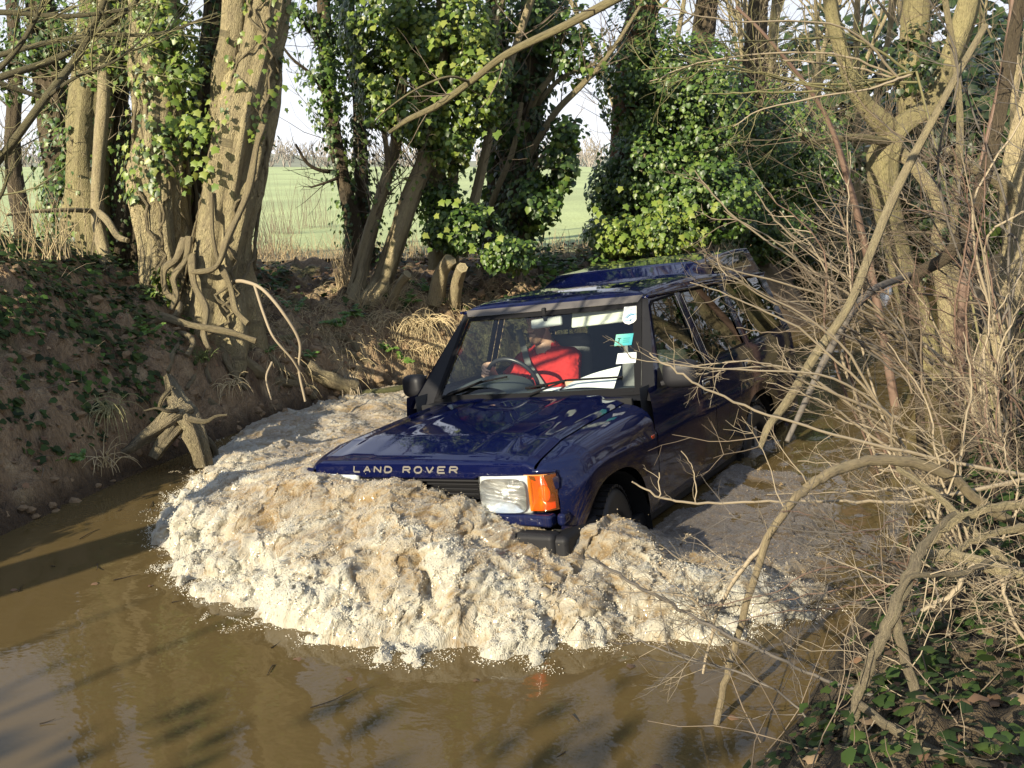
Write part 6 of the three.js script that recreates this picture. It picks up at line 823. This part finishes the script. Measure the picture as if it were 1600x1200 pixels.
snag('root', 'fat knobbly root lying above the waterline left of the car mirror', 'root', [[478, 582], [500, 596], [525, 606], [552, 616]], 27, 0.7, M.root, 0.95);
snag('root', 'pale root crossing the bank under the dry grass', 'root', [[522, 526], [547, 535], [560, 552]], 11, 0.7, M.root);
snag('root', 'long root slanting down the bank above the fat knobbly root', 'root', [[530, 550], [571, 566], [600, 586]], 12, 0.6, M.root);
snag('root', 'low rounded root end curling at the waterline below the twin-trunked tree', 'root', [[430, 600], [470, 606], [492, 614], [488, 626]], 13, 0.7, M.root);
snag('log', 'mossy green log half sunk at the waterline in front of the wing mirror', 'log', [[560, 624, 0.02], [600, 619, 0.02], [640, 613, 0.02]], 15, 0.5, barkMat(0.15, 0.15, 0.06, 0.01), 0.8);
snag('root', 'short root stub sticking out beside the three-legged stump', 'root', [[325, 630], [340, 640], [358, 652]], 9, 0.8, M.root);
snag('root', 'mossy buried root showing along the bank beneath the dark gap', 'root', [[430, 535], [458, 528], [480, 512]], 16, 0.2, barkMat(0.2, 0.17, 0.09, 0.01));
{ const t = thing('branch', 'thin fallen forked branch arching from the trunk foot down to the water', 'branch'), mk = (l, w) => { const p = pxPath(l.map(([x, y, d]) => [x, y, d, w]), 8), mb = new MB(); mb.tube(p.pts, p.rad.map((r, i) => r * lerp(1, 0.6, i / p.rad.length)), 7); put(mb.geo(), 'fork', M.twigPale, t); };
  mk([[364, 440, 8.2], [382, 440, 8.0], [410, 452, 7.85], [443, 490, 7.8], [468, 535, 7.85], [467, 578, 7.9], [477, 627, 7.9]], 6.5); mk([[398, 446, 7.9], [412, 490, 7.85], [427, 526, 7.8], [457, 562, 7.85], [469, 582, 7.9]], 5); mk([[425, 566, 8.0], [416, 590, 7.9], [424, 625, 7.85]], 4); }
{ const t = thing('root', 'frayed hanging root brush at the waterline beside the fat root', 'root'), R = rng(77), mb = new MB(); for (let i = 0; i < 26; i++) { const a = onGround(540 + R() * 18, 592 + R() * 8).add(V(0, 0.05, 0.05)); mb.tube(wander(a, V((R() - 0.3) * 0.8, -0.3, 0.9), 0.28 + R() * 0.14, 5, R, 0.15, -1.6), 0.006, 4, { r1: 0.003 }); } put(mb.geo(), 'strand', M.twigPale, t).userData.kind = 'stuff'; }
// tufts of grass
function tuft(label, px, py, n, h, spread, mat, seed, o = {}) { const R = rng(seed), g = onGround(px, py), t = thing('grass_tuft', label, 'grass tuft', [g.x, g.y, g.z]), mb = new MB(); for (let i = 0; i < n; i++) { const b = V((R() - 0.5) * spread, -0.01, (R() - 0.5) * spread * 0.7), w = wander(b, V((R() - 0.5) * 1.1 + (o.lean ?? 0), o.up ?? 1.2, (R() - 0.5) * 0.9 + 0.25), h * (0.5 + 0.7 * R()), 5, R, 0.12, o.droop ?? -1.3); mb.tube(w, 0.0035 + 0.002 * R(), 3, { r1: 0.0012, cap: false }); } const m = put(mb.geo(), 'blades', mat, t); m.userData.kind = 'stuff'; return t; }
const straw = std(0.50, 0.40, 0.22, 0.85), greenBlade = std(0.13, 0.17, 0.05, 0.8), reed = std(0.42, 0.33, 0.19, 0.85), greyStalk = std(0.25, 0.20, 0.14, 0.9);
tuft('big hanging tuft of dry straw grass on the bank left of the windscreen', 640, 505, 210, 0.42, 0.5, straw, 601, { droop: -3 });
tuft('second straw tuft lower on the bank beside the windscreen pillar', 668, 545, 110, 0.32, 0.4, straw, 602, { droop: -3.2 });
tuft('tall dry reeds at the foot of the pale leaning stems', 548, 452, 70, 0.62, 0.3, reed, 603, { droop: -0.5, up: 2.2 });
tuft('yellowed grass around the base of the leaning stems', 590, 480, 120, 0.3, 0.45, straw, 604);
tuft('limp grass tuft on the shaded left bank', 155, 640, 80, 0.34, 0.22, std(0.28, 0.26, 0.12, 0.85), 605, { droop: -3 });
tuft('small pale sprig of dry grass low on the left bank', 160, 725, 30, 0.24, 0.16, straw, 606, { droop: -2.4 });
tuft('green grass sprouting below the twin-trunked tree', 308, 562, 60, 0.15, 0.25, greenBlade, 607);
tuft('wisp of dry grass on the bank right of the stump', 350, 600, 40, 0.25, 0.3, straw, 608, { droop: -3 });
tuft('tall dead stalks in front of the field, left of the slim dark stems', 445, 392, 60, 1.25, 0.6, greyStalk, 609, { droop: -0.15, up: 3 });
tuft('tall dead stalks in front of the field, beside the slim dark stems', 497, 388, 70, 1.35, 0.7, greyStalk, 610, { droop: -0.15, up: 3 });
tuft('grey dead weeds at the field edge behind the car roof', 870, 338, 150, 1.1, 1.2, greyStalk, 611, { droop: -0.2, up: 2.4 });
tuft('dead weeds along the field edge behind the big trunk', 410, 398, 90, 0.7, 0.8, greyStalk, 612, { droop: -0.4, up: 2 });
tuft('dry tall grass at the left edge by the field', 25, 400, 120, 0.6, 1.0, straw, 613, { droop: -0.8, up: 1.8 });
tuft('pale dead grass on the right bank under the smooth trunk', 1585, 590, 90, 0.5, 0.5, straw, 614, { droop: -0.6, up: 2 });
{ const R = rng(620), mb = new MB(); for (let i = 0; i < 4500; i++) { const x = lerp(-2.9, 0.6, R()), z = lerp(-11, -8.4, R()), [d, b] = shore(x, z); if (b !== 1 || d < 0.15 || d > 1.7 || fbm2(x * 1.6, z * 1.6 + 3, 2) < -0.3) continue; mb.tube(wander(V(x, land(x, z) - 0.01, z), V((R() - 0.4) * 1.4, 0.7, R() * 1.2), 0.1 + 0.22 * R(), 4, R, 0.2, -1.8), 0.0032, 3, { r1: 0.001, cap: false }); } tag(put(mb.geo(), 'dry_grass', straw, scene), 'thin dry grass scattered over the sunlit bank left of the car', 'grass', null, 'stuff'); }
{ const R = rng(621), mb = new MB(); for (let i = 0; i < 2600; i++) { const x = lerp(-9, 3.2, R()), z = lerp(-13, -15.6, R() * R()), y = z < -13.2 ? fieldY(x, z) : land(x, z); mb.tube(wander(V(x, y - 0.02, z), V((R() - 0.5) * 0.9, 1.2, (R() - 0.5) * 0.9), 0.12 + 0.38 * R() * R(), 3, R, 0.2, -0.5), 0.005, 3, { r1: 0.002, cap: false }); } tag(put(mb.geo(), 'dry_grass', reed, scene), 'fringe of dead grass along the near edge of the green field', 'grass', null, 'stuff'); }
// small green plants: ferny stems with leaflets
function sprig(label, px, py, n, s, seed) { const R = rng(seed), g = onGround(px, py), t = thing('green_plant', label, 'plant', [g.x, g.y, g.z]), st = new MB(), lf = new MB(); for (let i = 0; i < n; i++) { const w = wander(V((R() - 0.5) * s * 0.7, -0.01, (R() - 0.5) * s * 0.5), V((R() - 0.5) * 1.4, 0.9, (R() - 0.5) + 0.5), s * (0.6 + 0.6 * R()), 5, R, 0.12, -0.9); st.tube(w, 0.003, 3, { r1: 0.0015, cap: false }); for (let k = 1; k < 6; k++) for (const e of [-1, 0, 1]) leaf(lf, w[k], V((R() - 0.5) * 0.7, 1, 0.5).normalize(), V(e * 1.2, 0.1, 0.5 + R() * 0.4), s * 0.3 * (1.1 - k * 0.1), R() < 0.5 ? [0.10, 0.20, 0.03] : [0.15, 0.25, 0.045]); } put(st.geo(), 'stem', M.twigGreen, t); put(lf.geo(false), 'leaves', M.leaf, t).userData.kind = 'stuff'; }
[['bright green plant on the lip of the bank beneath the dark gap', 457, 484, 9, 0.17], ['bright green plant on the bank below the tall reeds', 547, 492, 9, 0.16], ['ferny plant draping over the bank left of the straw tuft', 526, 506, 8, 0.18], ['bright green plant right of the cut stubs', 668, 456, 10, 0.2], ['lowest bright plant just above the roof corner of the car', 690, 472, 8, 0.16], ['small green plant beside the forked fallen branch', 487, 555, 7, 0.13], ['green plant on bare soil left of the car mirror', 612, 545, 7, 0.14], ['small green plant at the crossing roots', 416, 546, 7, 0.13], ['pale ivy sprig hanging above the mossy log', 634, 562, 6, 0.16], ['green plant at the foot of the leaning stems', 575, 462, 8, 0.16], ['small green plant under the snaking roots', 228, 518, 7, 0.14], ['tiny green plant low on the left bank', 117, 716, 5, 0.12], ['green plant on the bank top behind the straw tuft', 640, 470, 7, 0.15]].forEach((a, i) => sprig(a[0], a[1], a[2], a[3], a[4], 640 + i));
// ground ivy, litter, clods
function scatterLeaves(mb, region, n, R, pal, size, o = {}) { for (let i = 0, k = 0; i < n && k < n * 8; k++) { const [x, z] = region(R), y = land(x, z); if (y < 0.06 || (o.mask && !o.mask(x, z, y))) continue; i++; const nn = groundNormal(x, z).addScaledVector(rv(R), o.flat ? 0.35 : 0.6).add(V(0, 0.3, 0)).normalize(), c = pal[Math.floor(R() * pal.length)], j = 0.75 + 0.5 * R(); leaf(mb, V(x, y + 0.012 + (o.h ?? 0.06) * R() * R(), z), nn, rv(R), size * (0.5 + 0.8 * R()), [c[0] * j, c[1] * j, c[2] * j], o.simple ?? true); } }
{ const R = rng(701), mb = new MB(); scatterLeaves(mb, (R) => [lerp(-6.5, -2.5, R()), lerp(-11.5, -3.2, R())], 15000, R, [...LEAFC.dark, LEAFC.ivy[0]], 0.055, { mask: (x, z, y) => x < -2.55 - 0.4 * n2(z, 3) && shore(x, z)[1] === 1 && y > 0.5 + 0.3 * fbm2(x * 1.3, z * 1.3, 2) && fbm2(x * 1.2 + 9, z * 1.2, 3) > -0.65, h: 0.14 }); scatterLeaves(mb, (R) => [lerp(-4.6, -2.5, R()), lerp(-7.4, -3.2, R())], 1500, R, LEAFC.dark, 0.05, { mask: (x, z, y) => y > 0.12 && x + 3.1 < -0.25 * (z + 5) && fbm2(x * 2.2 + 9, z * 2.2, 3) > 0.15, h: 0.06 });
  tag(put(mb.geo(false), 'ground_ivy', M.leafShade, scene), 'dark ivy carpet covering the shaded left bank', 'ivy', null, 'stuff'); }
{ const R = rng(702), mb = new MB(); scatterLeaves(mb, (R) => [lerp(-2.4, 3.2, R()), lerp(-16, -9.5, R())], 2600, R, [...LEAFC.dark, ...LEAFC.dead], 0.06, { mask: (x, z, y) => shore(x, z)[1] === 1 && y > 0.62, h: 0.06 }); scatterLeaves(mb, (R) => [lerp(0.3, 3.8, R()), lerp(-13.5, -9.8, R())], 1800, R, LEAFC.ivy, 0.075, { mask: (x, z, y) => shore(x, z)[1] === 1 && y > 0.35, h: 0.2 }); tag(put(mb.geo(false), 'ground_ivy', M.leafShade, scene), 'low ivy and leaves along the far bank top behind the car', 'ivy', null, 'stuff'); }
{ const R = rng(703), mb = new MB(); scatterLeaves(mb, (R) => [lerp(0.3, 5, R()), lerp(-6.5, -1.2, R())], 11000, R, LEAFC.dark, 0.042, { mask: (x, z, y) => shore(x, z)[1] === 2 && y > 0.1, h: 0.2 }); scatterLeaves(mb, (R) => [lerp(4, 9, R()), lerp(-14, -6, R())], 2500, R, [...LEAFC.dark, ...LEAFC.dead], 0.07, { mask: (x, z) => shore(x, z)[1] === 2, h: 0.15 }); tag(put(mb.geo(false), 'ground_ivy', M.leafShade, scene), 'dark ivy and bramble leaves on the near bank at lower right', 'ivy', null, 'stuff'); }
{ const R = rng(704), mb = new MB(); scatterLeaves(mb, (R) => [lerp(-5, 1.5, R()), lerp(-11.5, -3, R())], 2600, R, LEAFC.dead, 0.035, { mask: (x, z) => shore(x, z)[1] === 1, flat: 1, h: 0.015 }); scatterLeaves(mb, (R) => [lerp(0.5, 6, R()), lerp(-9, -1.4, R())], 2200, R, LEAFC.dead, 0.05, { mask: (x, z) => shore(x, z)[1] === 2, flat: 1, h: 0.05 }); tag(put(mb.geo(false), 'leaf_litter', M.leafMatt, scene), 'brown dead leaves scattered over the banks', 'leaf litter', null, 'stuff'); }
{ const R = rng(705), mb = new MB(); for (let i = 0; i < 1000; i++) { const x = lerp(-4.2, 1, R()), z = lerp(-11, -3.5, R()), [d, b] = shore(x, z); if (b !== 1 || d < 0.02 || d > 1.6) continue; const y = land(x, z), L = 0.1 + 0.4 * R() * R(); mb.tube(wander(V(x, y + 0.012, z), V(R() - 0.5, (R() - 0.6) * 0.7, R() - 0.3), L, 5, R, 0.25, -0.5), 0.0025 + 0.004 * R() * R(), 4, { r1: 0.001, cap: false }); }
  for (let i = 0; i < 500; i++) { const x = lerp(0.6, 5.5, R()), z = lerp(-8, -1.4, R()), [d, b] = shore(x, z); if (b !== 2 || d < -0.1) continue; const y = Math.max(0, land(x, z)), L = 0.15 + 0.5 * R(); mb.tube(wander(V(x, y + 0.01, z), V(R() - 0.5, 0.1 + R() * 0.9, R() - 0.5), L, 5, R, 0.25, -0.3), 0.002 + 0.003 * R() * R(), 4, { r1: 0.001, cap: false }); }
  tag(put(mb.geo(), 'fallen_twigs', M.twig, scene), 'fine roots and fallen twigs lying over the banks', 'twigs', null, 'stuff'); }
{ const R = rng(706), mb = new MB(), ico = new THREE.IcosahedronGeometry(1, 0), P = ico.attributes.position; for (let i = 0; i < 2600; i++) { const x = lerp(-4.6, 1.2, R()), z = lerp(-11, -3.4, R()), [d, b] = shore(x, z); if (b !== 1 || d < 0 || d > 1.3) continue; const y = land(x, z), r = 0.012 + 0.04 * R() ** 3, s = [0.7 + R(), 0.5 + R() * 0.6, 0.7 + R()], k = R() * 9; for (let t = 0; t < P.count; t += 3) { const a = []; for (let n = 0; n < 3; n++) { const px = P.getX(t + n), py = P.getY(t + n), pz = P.getZ(t + n), q = 1 + 0.3 * n3(px * 1.5 + k, py * 1.5, pz * 1.5); a.push(mb.v(x + px * r * s[0] * q, y + py * r * s[1] * q, z + pz * r * s[2] * q, px, py, pz, px, py)); } mb.tri(...a); } } tag(put(mb.geo(true), 'clods', std(0.26, 0.18, 0.10, 1, { bumpMap: soilH, bumpScale: 0.004 }), scene), 'small clods of earth crumbling down the bank', 'earth', null, 'stuff'); }
{ const R = rng(707), mb = new MB(); for (let i = 0; i < 90; i++) { const x = lerp(-2.6, 1, R()), z = lerp(-6, -2.6, R()); if (shore(x, z)[0] > -0.1 || edgeD(x, z) > -0.1) continue; if (R() < 0.6) mb.tube(wander(V(x, 0.004, z), V(R() - 0.5, 0, R() - 0.5), 0.05 + 0.25 * R() * R(), 4, R, 0.12), 0.003, 4, { cap: false, color: [0.03, 0.02, 0.01] }); else leaf(mb, V(x, 0.006, z), V(0.05, 1, 0), rv(R), 0.02 + 0.025 * R(), LEAFC.dead[i % 4], true); } const g = mb.geo(); tag(put(g, 'flotsam', M.leafMatt, scene), 'bits of twig and leaf floating on the brown water', 'flotsam', null, 'stuff'); }
// the far wood on the skyline, its colour paled for haze
{ const R = rng(708), mb = new MB(); for (let i = 0; i < 420; i++) { const x = lerp(-330, 120, R()), z = lerp(-236, -420, R()), y = 5.6 + 13 * smoothstep((-232 - z) / 388, 0, 0.7) * (0.75 + 0.25 * n2(x * 0.006, 1)), h = 4 + 5 * R() * (0.6 + 0.4 * n2(x * 0.02, z * 0.02)); for (let k = 0; k < 4; k++) mb.tube(wander(V(x, y, z), V((R() - 0.5) * 0.9, 1, (R() - 0.5) * 0.9), h * (0.7 + 0.4 * R()), 3, R, 0.2), 0.2, 3, { r1: 0.08, cap: false }); for (let k = 0; k < 12; k++) { const q = V(x + (R() - 0.5) * h * 0.9, y + h * lerp(0.2, 1.05, R()), z + (R() - 0.5) * h * 0.9); mb.tube([q, q.clone().add(V((R() - 0.5) * 2.4, 0.5 + R() * 2, (R() - 0.5) * 2))], 0.22, 3, { r1: 0.08, cap: false }); } } tag(put(mb.geo(), 'far_wood', std(0.30, 0.27, 0.225, 1), scene), 'bare wood coloured pale for haze along the skyline beyond the field', 'wood', null, 'stuff'); }
renderer.render(scene, camera);
